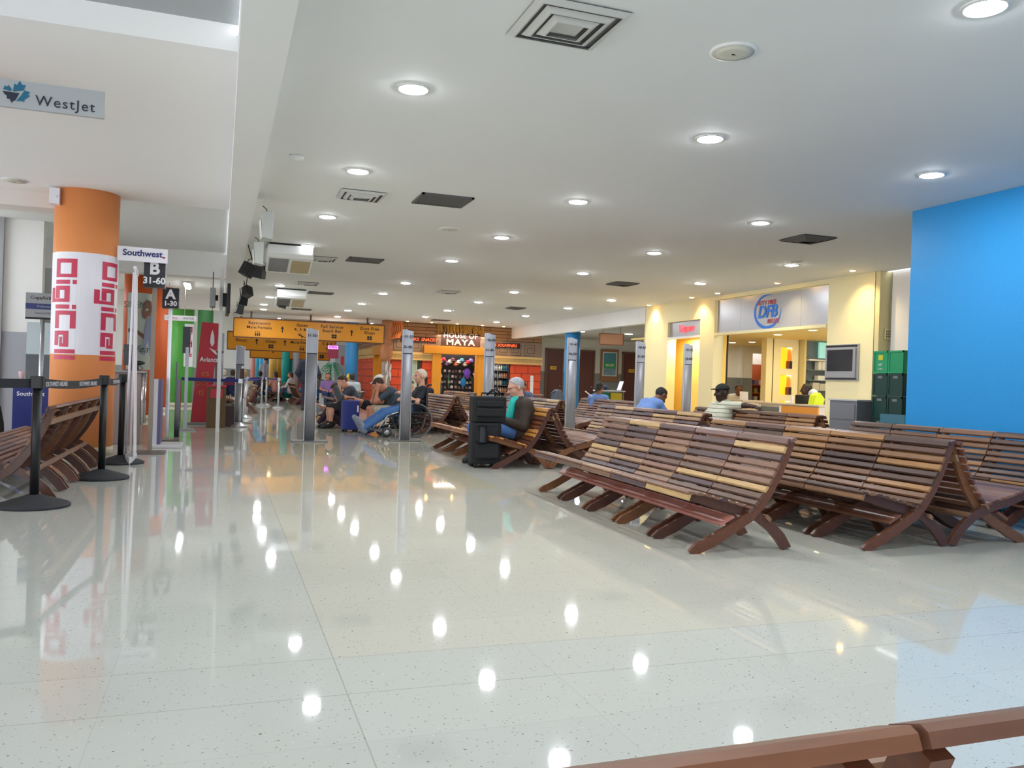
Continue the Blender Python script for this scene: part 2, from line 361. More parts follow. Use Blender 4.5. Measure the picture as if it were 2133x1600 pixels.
text('SIREN', .2, mat('poster_ink', (90, 104, 98), .6), (-.06, -.345, 2.62), parent=pw, sx=.9); text('ar fea', .24, MATS['poster_ink'], (-.03, -.346, 1.62), parent=pw, shear=.4)
column(-1.63, 25.5, .28, 3.5, ORANGED, 'plain deep orange column between the A 1-30 gate sign and the green column')
gc = column(-1.2, 29.5, .34, 3.5, mat('leaf_green_paint', (84, 168, 66), .5), 'bright green column with a small DigiCell wrap near the red Avianca banner')
g2 = MB(); g2.box(.06, .34, -.37, -.34, 1.3, 2.7); gv = g2.build('vinyl_wrap', VINYL, gc)
lt = MB(); digicell(lt, .13, 2.6, .17); lt.v = [(a, -.375, b) for a, b, c_ in lt.v]; lt.build('lettering', RED, gv)
column(-.55, 31.5, .26, 3.5, mat('dark_green_paint', (56, 120, 60), .5), 'darker green column just behind the bright green one')
BC = mat('column_blue', (52, 144, 208), .5)
column(4.80, 32.5, .24, 3.5, BC, 'sky blue column in front of the souvenir shop side wall')
column(11.15, 25.7, .26, 3.29, BC, 'slim sky blue column under the white soffit by the wooden doors')
far = [(1.66, 46.0, .16, (226, 140, 128), 'pale salmon'), (1.86, 45.4, .14, (40, 150, 180), 'teal blue'), (1.96, 43.5, .13, (50, 160, 215), 'azure'), (2.06, 41.5, .15, (40, 150, 225), 'bright blue'),
       (2.24, 39.2, .17, (236, 190, 96), 'pale yellow'), (2.54, 39.6, .16, (226, 172, 78), 'amber'), (2.72, 38.0, .17, (30, 176, 170), 'turquoise'), (2.96, 38.3, .17, (24, 160, 158), 'deep turquoise'), (3.16, 38.0, .15, (190, 196, 210), 'pale grey')]
for fx, fy, fr, fc, nm in far:
    column(fx, fy, fr, 3.5, mat('far_column_'+nm.replace(' ', '_'), fc, .5), '%s column in the far row below the hanging yellow signs' % nm, skirt=False)
tk = empty('tree_trunk_column', (3.46, 38.2, 0), 0, 'grey stone textured palm trunk column with a red base in the far hall', 'column')
MB().lathe([(.23, .9), (.21, 2.3), (.23, 3.5)], n=20).build('shaft', mat('grey_bark', (140, 128, 116), .8, noise=.4, nscale=4, stretch=(1, 1, 6), bump=.5), tk)
MB().lathe([(.32, 0), (.30, .6), (.26, .92)], n=20).build('base', mat('red_base', (196, 50, 62), .5), tk)
# ================================================================ CEILING FITTINGS
GLOW = mat('lamp_glow', (246, 250, 255), .5, emit=LAMP)
RIM = mat('white_trim', (228, 228, 226), .4)
def downlight(x, y, z, label, r=.105, m=GLOW, group='recessed hall downlights'):
    o = empty('downlight', (x, y, z), 0, label, 'ceiling light', group)
    rg = MB(); n = 28; pr = [(r+.022, 0), (r+.02, -.008), (r+.002, -.012), (r, -.004)]
    vs = [(q*math.cos(2*math.pi*i/n), q*math.sin(2*math.pi*i/n), zz) for q, zz in pr for i in range(n)]
    rg.add(vs, [(j*n+i, j*n+(i+1) % n, (j+1)*n+(i+1) % n, (j+1)*n+i) for j in range(3) for i in range(n)]); rg.build('trim_ring', RIM, o)
    MB().lathe([(r, -.012), (r*.7, -.020), (.001, -.024)], n=24).build('lens', m, o)
    return o
AX = [(1.279, 6.047), (1.287, 8.697), (1.293, 11.364), (1.29, 14.072), (1.287, 20.694), (1.233, 23.99), (1.2, 26.64), (1.29, 28.7)]
BX = [(3.89, 3.46), (3.889, 6.166), (3.887, 8.941), (3.87, 11.684), (3.847, 14.41), (3.848, 18.33), (3.836, 21), (3.83, 24.3), (3.83, 27.1), (3.9, 30.2)]
CX = [(6.429, 6.257), (6.444, 8.977), (6.475, 11.78), (6.513, 14.635), (6.52, 18.608), (6.55, 21.58), (6.536, 24.8), (6.565, 27.84)]
DX = [(9.055, 11.707), (9.15, 14.696), (9.2, 18.865), (9.18, 21.574), (9.17, 25.0), (9.3, 28.335)]
ORD = ['nearest', 'second', 'third', 'fourth', 'fifth', 'sixth', 'seventh', 'eighth', 'ninth', 'tenth']
for rows, nm in ((AX, 'along the beam'), (BX, 'over the middle aisle'), (CX, 'over the benches'), (DX, 'nearest the duty free shop')):
    for i, (a, b) in enumerate(rows): downlight(a, b, CH, 'round glowing downlight, %s lamp of the row %s' % (ORD[i], nm))
# lamps over the unseen part of the hall behind the camera and beside it
for a in (1.28, 3.88, 6.5): downlight(a, .75, CH, 'round downlight overhead behind the photographer, %s' % {1.28: 'by the beam', 3.88: 'middle', 6.5: 'by the blue wall'}[a])
downlight(1.28, 3.4, CH, 'round downlight above the photographer beside the beam')
WARMG = mat('warm_lamp_glow', (255, 190, 90), .5, emit=60)
for i, (a, b) in enumerate(((10.55, 19.38), (10.43, 17.1), (10.4, 15.97), (10.34, 13.79), (10.3, 11.67))):
    downlight(a, b, CH, 'small warm spotlight washing the cream shop front, %s from the near corner' % ORD[4-i], .05, WARMG, 'warm wall washer spots')
for i, (a, b) in enumerate(((12.15, 27.3), (14.0, 27.2))):
    downlight(a, b, 3.05, 'round downlight in the corridor ceiling, %s the doors' % ('nearer' if i else 'left of'), .14, GLOW, 'corridor downlights')
MAYA_SPOTS = [6.485, 7.404, 8.398, 9.394, 10.253, 11.0]
for i, a in enumerate(MAYA_SPOTS):
    downlight(a, 30.35, CH, 'small warm spotlight over the souvenir shop front, %s from its left corner' % ORD[i].replace('nearest', 'first'), .05, WARMG, 'warm spots over souvenir shop')
    l = bpy.data.lights.new('spot_glow', 'SPOT'); l.energy = 42; l.color = (1, .66, .3); l.spot_size = R(75); l.spot_blend = .8; l.shadow_soft_size = .05
    lo = bpy.data.objects.new('spot_glow', l); COL.objects.link(lo); lo.location = (a, 30.3, CH-.05); lo.rotation_euler = (R(22), 0, 0)
for i, (a, b) in enumerate(((10.55, 19.38), (10.43, 17.1), (10.3, 11.8), (10.34, 13.79))):
    l = bpy.data.lights.new('spot_glow', 'SPOT'); l.energy = 55; l.color = (1, .78, .36); l.spot_size = R(100); l.spot_blend = .9; l.shadow_soft_size = .04
    lo = bpy.data.objects.new('spot_glow', l); COL.objects.link(lo); lo.location = (a, b, CH-.05); lo.rotation_euler = (0, R(-24), 0)
TUBE = mat('tube_glow', (244, 250, 255), .5, emit=42)
def tube_light(x, y, z, rz, label):
    o = empty('tube_light', (x, y, z), rz, label, 'ceiling light', 'strip lights')
    MB().box(-.09, .09, -.75, .75, -.05, 0).build('housing', RIM, o); MB().box(-.05, .05, -.72, .72, -.075, -.052).build('tube', TUBE, o)
k = 0
for xx, zz in ((-.9, 3.5), (2.2, 3.5), (6.0, 3.5)):
    for i, yy in enumerate((34.5, 38.5, 43, 48, 54, 60)):
        tube_light(xx, yy, zz, 0, 'bright strip light in the far hall ceiling, %s of the %s line' % (ORD[i], {-.9: 'check-in side', 2.2: 'middle', 6.0: 'shop side'}[xx]))
for i, (xx, yy, zz) in enumerate(((-3.2, 21.5, 3.5), (-.9, 24.0, 3.5), (-3.2, 28.5, 3.5), (-4.5, 15.0, 3.62))):
    tube_light(xx, yy, zz, 0, 'strip light over the check-in desks, %s from the camera' % ORD[(1, 2, 3, 0)[i]])
# vents
VM = mat('vent_metal', (196, 196, 192), .45); VD = mat('vent_shadow', (56, 55, 54), .8); VL = mat('vent_inside', (128, 128, 124), .8); VG = mat('dark_grille', (92, 90, 88), .6)
def diffuser(x, y, w, label, z=CH, m=VM):
    o = empty('ceiling_diffuser', (x, y, z), 0, label, 'ceiling vent', 'ceiling air vents')
    h = w/2; MB().box(-h+.01, h-.01, -h+.01, h-.01, -.004, -.002).build('backing', VL if m is VM else VD, o)
    for k, (q, zz) in enumerate(((1, 0), (.74, -.012), (.5, -.024))):
        a, b = h*q, h*(q-.13); mb = MB(); z0, z1 = zz-.002, zz-.03
        vs = [(sx*r, sy*r, zq) for r, zq in ((a, z0-.008), (b, z1), (b-.01, z1), (a-.02, z0)) for sx, sy in ((1, 1), (-1, 1), (-1, -1), (1, -1))]
        mb.add(vs, [(j*4+i, j*4+(i+1) % 4, (j+1)*4+(i+1) % 4, (j+1)*4+i) for j in range(3) for i in range(4)]); mb.build('louvre_ring', m, o)
    c = h*.3; MB().add([(c, c, -.03), (-c, c, -.03), (-c, -c, -.03), (c, -c, -.03), (0, 0, -.012)], [(0, 1, 2, 3)[::-1], (0, 4, 1), (1, 4, 2), (2, 4, 3), (3, 4, 0)]).build('centre_plate', m, o)
    return o
def grille(x, y, w, d, label, n=14, m=VG):
    o = empty('ceiling_grille', (x, y, CH), 0, label, 'ceiling vent', 'ceiling air vents')
    fr = MB(); a, b = w/2, d/2
    fr.box(-a, a, -b, -b+.03, -.02, 0).box(-a, a, b-.03, b, -.02, 0).box(-a, -a+.03, -b, b, -.02, 0).box(a-.03, a, -b, b, -.02, 0); fr.build('frame', m, o)
    MB().box(-a+.02, a-.02, -b+.02, b-.02, -.003, -.001).build('backing', VD, o)
    sl = MB()
    for k in range(n):
        t = -a+.05+(w-.1)*k/(n-1); sl.add([(t-.014, -b+.03, -.004), (t-.014, b-.03, -.004), (t+.014, b-.03, -.022), (t+.014, -b+.03, -.022)], [(0, 1, 2, 3)])
    sl.build('louvre', m, o); return o
diffuser(1.88, 4.57, .58, 'big square stepped air diffuser nearest the camera in the hall ceiling')
diffuser(1.50, 9.82, .52, 'square white diffuser beside the dark slatted grille, mid hall', m=VM)
grille(2.43, 9.62, .62, .58, 'dark slatted return grille beside the square white diffuser, mid hall')
diffuser(7.68, 9.6, .56, 'dark square diffuser between the last lamps and the duty free front', m=VG)
diffuser(7.88, 15.65, .54, 'dark square diffuser in front of the liquor sign', m=VG)
diffuser(5.15, 19.5, .5, 'pale square diffuser in line with the souvenir shop left lamps')
diffuser(7.95, 22.5, .5, 'dark square diffuser above the souvenir shop right side', m=VG)
diffuser(1.70, 15.45, .5, 'square diffuser just right of the nearer hanging air conditioner')
grille(2.42, 15.2, .62, .55, 'dark grille right of the diffuser by the nearer air conditioner')
diffuser(1.85, 19.8, .5, 'square diffuser between the two hanging air conditioners')
grille(2.38, 21.9, .62, .5, 'dark grille right of the farther hanging air conditioner')
grille(2.42, 27.7, .62, .5, 'dark grille just before the hanging yellow sign')
grille(7.4, 29.0, .62, .5, 'dark grille right in front of the thatched sign of the souvenir shop', m=VG)
def ceil_speaker(x, y, label, z=CH, r=.13):
    o = empty('ceiling_speaker', (x, y, z), 0, label, 'ceiling speaker', 'flush ceiling speakers')
    MB().lathe([(r+.02, 0), (r+.018, -.01), (r, -.014)], n=28).build('rim', RIM, o)
    MB().lathe([(r, -.014), (r*.5, -.02), (.001, -.022)], n=28).build('mesh_cover', mat('speaker_mesh', (206, 204, 188), .7, noise=.15, nscale=90), o)
    MB().box(-.012, .012, -.004, .004, -.026, -.021).build('badge', BLACKP, o)
ceil_speaker(3.0, 4.52, 'round flush speaker near the big square diffuser')
ceil_speaker(3.0, 11.42, 'small round flush speaker beyond the dark slatted grille')
ceil_speaker(8.85, 11.4, 'round flush speaker beside the lamp near the shop corner')
ceil_speaker(-2.5, 11.9, 'round flush speaker in the white check-in ceiling by the orange column', 3.47)
o = empty('smoke_detector', (.64, 8.38, CH), 0, 'small white smoke detector close to the long beam', 'smoke detector')
MB().lathe([(.07, 0), (.072, -.02), (.05, -.04), (.02, -.05)], n=24).build('cap', RIM, o)
# two under-ceiling air conditioners
ACW = mat('ac_shell', (226, 227, 225), .35); ACG = mat('ac_grille', (120, 118, 114), .6)
def ac_unit(x, y, label):
    o = empty('air_conditioner', (x, y, CH), 0, label, 'air conditioner')
    w = .72
    pr = [(0, -.03), (0, -.17), (.05, -.23), (.62, -.42), (.72, -.40), (.72, -.03)]          # (depth, z) front = small depth
    mb = MB(); n = len(pr); taper = lambda d: 0
    vs = [(sx*(w/2), d, z) for sx in (-1, 1) for d, z in pr]
    mb.add(vs, [tuple(range(n)), tuple(range(n, 2*n))[::-1]]+[((i+1) % n, i, n+i, n+(i+1) % n) for i in range(n)]); mb.build('shell', ACW, o, bevel=.015)
    MB().box(-w/2+.02, w/2-.02, .02, .70, -.03, 0).build('mounting_gap', DARK, o)
    g = MB()
    for k in range(13): d_ = .10+k*.037; z_ = -.23-(d_-.05)/3; g.box(-w/2+.03, -.02, d_, d_+.018, z_-.012, z_+.004)
    g.build('intake_grille', ACG, o)
    MB().add([(.03, .14, -.263), (w/2-.03, .14, -.263), (w/2-.03, .58, -.410), (.03, .58, -.410)], [(0, 3, 2, 1)]).build('outlet_louvre', mat('ac_outlet', (176, 158, 118), .4, noise=.2, nscale=5, stretch=(1, 6, 1)), o)
    return o
ac_unit(1.03, 14.0, 'white ceiling-hung air conditioner nearer the camera, beside the black loudspeakers')
ac_unit(1.62, 21.3, 'white ceiling-hung air conditioner farther down the hall, above the yellow sign')
# boxes and loudspeakers under the beam
def wallbox(x, y, z, label):
    o = empty('wall_speaker', (x, y, z), 0, label, 'speaker')
    mb = MB(); mb.prismY([(0, .0), (.14, .02), (.14, -.32), (.02, -.30)], -.12, .12); mb.build('cabinet', mat('grey_box', (176, 178, 172), .5), o, bevel=.01)
    MB().prismY([(-.012, -.10), (.0, -.10), (.02, -.30), (.005, -.30)], -.10, .10).build('front', mat('pale_front', (232, 230, 224), .5), o)
    MB().tube([(.05, 0, 0), (.07, 0, .05), (.02, 0, .09)], .006).build('cable', DARK, o)
wallbox(.40, 10.4, 3.07, 'pale grey box speaker on the beam, nearest the camera'); wallbox(.40, 12.7, 3.05, 'pale grey box speaker on the beam, above the paired black loudspeakers')
def loud(x, y, z, rz, rx, label):
    o = empty('loudspeaker', (x, y, z), rz, label, 'loudspeaker', 'black loudspeakers hung below the beam'); o.rotation_euler = (rx, R(12), rz); o.scale = (.8, .8, .8)
    MB().prismY([(-.12, -.14), (.12, -.14), (.10, .14), (-.10, .14)], -.10, .10).build('cabinet', BLACKP, o, bevel=.01)
    MB().box(-.10, .10, -.112, -.10, -.12, .12).build('grille', mat('speaker_grille', (34, 34, 36), .8), o)
    MB().tube([(-.11, 0, .05), (-.11, 0, .2), (0, 0, .24), (.11, 0, .2), (.11, 0, .05)], .008, 6).build('bracket', BLACKP, o)
    MB().tube([(0, 0, .23), tuple((Matrix.Translation(o.location) @ o.rotation_euler.to_matrix().to_4x4() @ Matrix.Diagonal((.8, .8, .8, 1))).inverted() @ Vector((x, y, CH-.02)))], .012, 6).build('drop_rod', BLACKP, o)
loud(.37, 14.4, 2.86, R(60), R(20), 'black loudspeaker tilted toward the beam, left of the nearer pair')
loud(.58, 14.9, 2.90, R(-30), R(5), 'black loudspeaker facing the hall, right of the nearer pair')
loud(.50, 19.0, 2.93, R(40), R(-25), 'black loudspeaker at the top of the farther trio'); loud(.45, 20.0, 2.82, R(10), R(10), 'black loudspeaker in the middle of the farther trio')
loud(.40, 21.8, 2.74, R(20), R(0), 'black loudspeaker lowest of the farther trio'); loud(1.45, 21.9, 2.95, 0, 0, 'black loudspeaker hanging beside the farther air conditioner')
tv = empty('television', (.10, 17, 2.55), R(91), 'black flat television seen edge-on, on a bracket under the beam', 'television')
MB().box(-.5, .5, -.03, .03, -.28, .28).build('panel', BLACKP, tv, bevel=.01)
MB().box(-.15, .15, .03, .10, -.12, .12).tube([(0, .06, 0), (.0, .09, .0)], .02).build('bracket', DARK, tv)
t2 = empty('wall_monitor', (-.18, 17.0, 2.58), R(90), 'grey boxy monitor back to back with the edge-on television', 'monitor')
MB().box(-.18, .18, -.05, .05, -.18, .18).build('cabinet', GREYP, t2, bevel=.01)
MB().box(-.04, .04, -.10, -.05, -.05, .05).build('bracket', DARK, t2)
MB().tube([(0, 0, .18), (0, .0, .5)], .008).tube([(0, 0, -.18), (.02, 0, -.26), (.05, 0, -.2)], .005).build('cable', DARK, t2)
hp = empty('beam_post', (-.02, 17.0, 0), 0, 'slim pale post dropping from the beam behind the television', 'post')
MB().box(-.035, .035, -.03, .03, 0, 3.17).build('shaft', mat('pale_post', (214, 213, 210), .5), hp)

# ================================================================ HANGING YELLOW SIGNS
YEL = mat('sign_amber', (224, 148, 20), .32, spec=.4); YFR = mat('sign_brown_frame', (104, 56, 22), .5)
def arrow(mb, x, z, h):
    w = h*.27; mb.add([(x-w*.3, -.03, z-h/2), (x+w*.3, -.03, z-h/2), (x+w*.3, -.03, z+h*.08), (x+w, -.03, z+h*.08), (x, -.03, z+h/2), (x-w, -.03, z+h*.08), (x-w*.3, -.03, z+h*.08)], [(0, 1, 2, 3, 4, 5, 6)])
def plane_icon(mb, x, z, s):
    for p in ([(-.5, .12), (-.42, .3), (-.3, .1), (.5, -.22), (.52, -.3), (-.4, -.02)], [(-.05, .0), (.1, -.05), (.02, -.42), (-.06, -.42)], [(-.12, .06), (.02, .02), (-.3, .42), (-.36, .42)]):
        mb.add([(x+a*s, -.03, z+b*s) for a, b in p], [tuple(range(len(p)))])
def grid_icon(mb, x, z, s, cols=2):
    for i in range(cols):
        for j in range(2): mb.add([(x+(i-cols/2)*s/cols*1.0+.01+a*s/cols*.86, -.03, z+(j-1)*s*.4+b*s*.34) for a, b in ((0, 0), (1, 0), (1, 1), (0, 1))], [(0, 1, 2, 3)])
def people_icon(mb, x, z, s):
    for k in (-1, 0, 1):
        mb.add([(x+k*s*.34+a*s*.13, -.03, z+b*s*.26-.02) for a, b in ((-1, -1.2), (1, -1.2), (.8, .8), (-.8, .8))], [(0, 1, 2, 3)])
        mb.add([(x+k*s*.34+s*.1*math.cos(q*math.pi/4), -.03, z+s*.32+s*.1*math.sin(q*math.pi/4)) for q in range(8)], [tuple(range(8))])
def hang_sign(x0, x1, y, z0, z1, items, label, hang):
    cx = (x0+x1)/2; o = empty('hanging_sign', (cx, y, 0), 0, label, 'hanging sign', 'amber direction signs across the hall')
    w = (x1-x0)/2; MB().box(-w, w, -.02, .02, z0, z1).build('panel', YEL, o)
    fr = MB().box(-w-.03, w+.03, -.04, .04, z1, z1+.035).box(-w-.03, w+.03, -.04, .04, z0-.035, z0).box(-w-.03, -w, -.04, .04, z0, z1).box(w, w+.03, -.04, .04, z0, z1)
    fr.build('frame', YFR, o)
    h = z1-z0; mb = MB(); zc = (z0+z1)/2
    for it in items:
        fx = -w+it[1]*2*w
        if it[0] == 'a': arrow(mb, fx, zc, h*.36)
        elif it[0] == 't':
            text(it[2], h*.24, INK, (fx, -.03, z1-h*.22), parent=o, space=1.12, bold=.001)
            if it[3]: text(it[3], h*.24, INK, (fx, -.03, z1-h*.46), parent=o, space=1.12, bold=.001)
        elif it[0] == 'p': plane_icon(mb, fx, z0+h*.2, h*.42)
        elif it[0] == 'g': grid_icon(mb, fx, z0+h*.25, h*.3)
        elif it[0] == 'r': people_icon(mb, fx, z0+h*.2, h*.3)
    mb.build('pictograms', INK, o)
    for hx in hang: MB().box(hx-cx-.03, hx-cx+.03, -.02, .02, z1+.035, 3.3 if y < 31 else 3.5).build('hanger', mat('brown_hanger', (92, 70, 62), .5), o)
    return o
hang_sign(.40, 5.55, 30.0, 2.41, 3.03, [('t', .16, 'Restrooms', 'Male/Female'), ('r', .15), ('a', .31), ('t', .44, 'Gates', '4, 5 & 6'), ('p', .44), ('t', .64, 'Full Service', 'Snack Bar'), ('g', .655), ('a', .775), ('t', .9, 'Duty Free', 'Shops'), ('g', .9)],
          'nearest and largest amber sign: Restrooms, Gates, Full Service Snack Bar, Duty Free Shops', (.95, 2.95, 4.95))
hang_sign(.24, 4.35, 34.0, 2.08, 2.74, [('t', .12, 'Souvenir', 'Shops'), ('a', .26), ('t', .39, 'Duty Free', 'Shops'), ('g', .39), ('a', .52), ('t', .68, 'Restrooms', 'Male/Female'), ('r', .68), ('t', .92, 'Gates', '5 & 6'), ('p', .94)],
          'middle amber sign, lower and behind the largest one', (.7, 2.3, 3.9))
hang_sign(1.22, 4.6, 38.0, 1.86, 2.5, [('t', .15, 'Bar', ''), ('a', .28), ('t', .42, 'Shops', ''), ('a', .56), ('a', .8), ('g', .9)], 'farthest amber sign, smallest and lowest of the three', (1.6, 4.2))
# ================================================================ NUMBERED QUEUE POLES
def rounded_pole(x, y, h, t1, t2, label):
    o = empty('queue_number_pole', (x, y, 0), R(random.uniform(-2, 2)), label, 'pole', 'grey numbered boarding poles')
    MB().rbox(-.30, .30, -.17, .17, 0, .022, .05).build('base_plate', mat('base_plate_grey', (120, 120, 116), .4, metal=.6), o)
    pr = [(.095*math.cos(a)*1.0, .055*math.sin(a)) for a in [2*math.pi*k/24 for k in range(24)]]
    mb = MB(); mb.smooth = True; mb.prism([(a, b) for a, b in pr], .022, h-.45); mb.build('shaft', mat('pole_grey', (140, 141, 148), .5, metal=.45, noise=.05, nscale=20), o)
    MB().prism([(a*1.0, b*1.0) for a, b in pr], h-.45, h-.432).build('dark_band', mat('band_navy', (24, 28, 46), .4), o)
    mb = MB(); mb.add([(a, b, h-.432) for a, b in pr]+[(a, b, h-(.0 if a < -.02 else .03)) for a, b in pr], [tuple(range(24))[::-1], tuple(range(24, 48))]+[(i, (i+1) % 24, 24+(i+1) % 24, 24+i) for i in range(24)])
    hd = mb.build('sign_head', mat('head_grey', (168, 172, 184), .5, metal=.15), o)
    MB().box(-.098, -.088, -.03, .03, .022, h-.001).box(.088, .098, -.03, .03, .022, h-.03).build('edge_strip', mat('pole_edge', (208, 210, 216), .3, metal=.6), o)
    if t1: text(t1, .068, INK, (0, -.058, h-.13), parent=o, bold=.0008)
    if t2: text(t2, .068, INK, (0, -.058, h-.32), parent=o, bold=.0008)
    return o
random.seed(3)
rounded_pole(1.49, 14.76, 1.97, '31-35\u25b8', '', 'grey pole marked 31-35, in front of the nearest amber sign')
rounded_pole(3.23, 15.04, 2.05, '\u25c231-35', '36-40\u25b8', 'grey pole marked 31-35 and 36-40, in front of the wheelchair')
rounded_pole(4.80, 15.0, 2.06, '\u25c236-40', '41-45\u25b8', 'grey pole marked 36-40 and 41-45, behind the man with the suitcases')
rounded_pole(6.5, 15.0, 2.06, '\u25c241-45', '46-50\u25b8', 'grey pole marked 41-45 and 46-50, by the slim blue column')
rounded_pole(8.27, 15.5, 2.09, '\u25c246-50', '51-55\u25b8', 'grey pole marked 46-50 and 51-55, left of the cream shop front')
rounded_pole(9.41, 15.5, 2.09, '\u25c251-55', '56-60\u25b8', 'grey pole marked 51-55 and 56-60, in front of the liquor doorway')
for px_, py_, hh_, lb in ((.43, 20.2, 1.79, 'plain grey pole by the blue belts, its number turned away'), (-.03, 19.6, 2.05, 'plain grey pole right behind the red Avianca banner')):
    rounded_pole(px_, py_, hh_, '', '', lb)
# ================================================================ BENCHES
WOOD = tintmat('bench_hardwood', .36, .22, (25, 3, 25), .5)
PALET = {'mixed': [(124, 90, 70), (108, 78, 66), (146, 110, 82), (190, 156, 106), (92, 68, 66), (120, 88, 80), (138, 102, 82), (104, 78, 64), (82, 62, 64), (156, 122, 92), (128, 92, 76)],
         'brown': [(100, 68, 48), (118, 80, 54), (84, 58, 46), (132, 94, 62), (74, 52, 44), (156, 112, 68), (92, 64, 52)],
         'red': [(112, 70, 52), (96, 58, 46), (126, 82, 62), (82, 52, 44), (138, 98, 74)],
         'honey': [(120, 66, 34), (190, 132, 62), (140, 84, 46), (104, 58, 34), (96, 52, 40)]}
FC = [(.0, .0), (.05, .03), (.16, .08), (.28, .145), (.38, .2), (.47, .255), (.54, .325), (.62, .43), (.69, .55), (.745, .67), (.795, .79)]
RC = [(.80, .0), (.745, .09), (.67, .165), (.57, .235), (.47, .275), (.36, .305), (.22, .34), (.09, .372), (-.02, .385)]
def band(pts, ws):      # closed outline from a centreline and widths
    L_, R_ = [], []
    for i, p in enumerate(pts):
        a, b = Vector(pts[max(i-1, 0)]), Vector(pts[min(i+1, len(pts)-1)]); d = (b-a).normalized(); n = Vector((-d.y, d.x))
        L_.append((p[0]+n.x*ws[i]/2, max(0, p[1]+n.y*ws[i]/2))); R_.append((p[0]-n.x*ws[i]/2, max(0, p[1]-n.y*ws[i]/2)))
    return L_+R_[::-1]
def frame_piece(o, pts, ws, u, name, c):
    me = FP.get((name, c))
    if me is None:
        mb = MB(); ol = band(pts, ws); n = len(pts); t = .032
        # quads along the band keep the concave outline clean
        vs = [(a, -t/2, b) for a, b in ol]+[(a, t/2, b) for a, b in ol]; N = 2*n; fs = []
        for i in range(n-1):
            q = (i, i+1, N-2-i, N-1-i); fs += [q, tuple(N+k for k in q[::-1])]
        fs += [((i+1) % N, i, N+i, N+(i+1) % N) for i in range(N)]
        mb.tint = c; mb.add(vs, fs); ob = mb.build(name, WOOD, o, tint=True); FP[(name, c)] = ob.data
    else:
        ob = bpy.data.objects.new(name, me); COL.objects.link(ob); ob.parent = o
    ob.location = (0, u, 0); return ob
FP = {}
def slatbox(mb, c, d, w, t, u0, u1):     # c centre (s,z), d unit direction across the slat
    n = (-d[1], d[0]); e = .008
    pr = [(-w/2, -t/2), (-w/2, t/2-e), (-w/2+e, t/2), (w/2-e, t/2), (w/2, t/2-e), (w/2, -t/2)]
    pr = [(c[0]+a*d[0]+b*n[0], c[1]+a*d[1]+b*n[1]) for a, b in pr]
    mb.prismY(pr, u0, u1)
def along(pts, k):
    seg = [math.dist(pts[i], pts[i+1]) for i in range(len(pts)-1)]; k *= sum(seg)
    for i, s_ in enumerate(seg):
        if k <= s_ or i == len(seg)-1:
            a, b = Vector(pts[i]), Vector(pts[i+1]); d = (b-a).normalized(); return a+d*min(k, s_), d
        k -= s_
def make_bench(units, pal, seed, label, loc, rz, group, red_rail=False, topk=.96, deep=True):
    rnd = random.Random(seed); P = [lin(c) for c in PALET[pal]]
    o = empty('slatted_bench', loc, rz, label, 'bench', group)
    U = .653; back = FC[5:]; seat = RC[4:][::-1]
    sb, ss = MB(), MB()
    for k in range(units):
        u0, u1 = k*U+.006, (k+1)*U-.006
        for j in range(10):
            p, d = along(back, .04+topk*j/9.3); n = Vector((-d.y, d.x)); j_ = rnd.uniform(-.004, .004)
            c = p+n*(.028+.011); sb.tint = rnd.choice(P); slatbox(sb, (c.x, c.y), (d.x, d.y), .050, .02, u0+j_, u1+j_)
        sb.tint = rnd.choice(P) if deep else lin(((126, 82, 58), (118, 80, 62))[k % 2]); slatbox(sb, (.795, .80), (.92, .38), .06, .024, u0, u1)
        for j in range(0 if deep else 2, 8):
            p, d = along(seat, .0+.95*j/7.3); n = Vector((-d.y, d.x)); c = p+n*(.03+.01)
            ss.tint = rnd.choice(P); slatbox(ss, (c.x, c.y), (d.x, d.y), .055, .02, u0, u1)
        ss.tint = rnd.choice(P)
        if deep: slatbox(ss, (-.035, .395), (.35, .94), .045, .02, u0, u1)
    sb.build('backrest', WOOD, o, tint=True); ss.build('seat', WOOD, o, tint=True)
    fr = [(.0, .02)]
    fc = [lin(c) for c in ((104, 62, 42), (88, 54, 40), (118, 76, 48), (80, 48, 38))]
    wF = [.05, .075, .08, .075, .07, .075, .07, .062, .056, .05, .045]; wR = [.085, .08, .075, .07, .065, .07, .075, .06, .035]
    for k in range(units):
        for uu in (k*U+.05, (k+1)*U-.05):
            frame_piece(o, FC, wF, uu-.017, 'front_leg', rnd.choice(fc)); frame_piece(o, RC, wR, uu+.017, 'rear_leg', rnd.choice(fc))
    rb = MB(); rb.tint = lin((172, 112, 100)) if red_rail else lin((118, 76, 58)); slatbox(rb, (.285, .225), (.88, .47), .125, .022, .03, units*U-.02)
    rb.build('front_rail', WOOD, o, tint=True)
    rb = MB(); rb.tint = lin((150, 112, 80)); slatbox(rb, (.775, .68), (.42, .9), .06, .02, .03, units*U-.02); rb.build('top_rail', WOOD, o, tint=True)
    rb = MB(); rb.tint = lin((128, 96, 74)); slatbox(rb, (.625, .235), (.8, -.6), .05, .03, .03, units*U-.02); rb.build('rear_rail', WOOD, o, tint=True)
    return o
GB = 'slatted hardwood waiting benches'
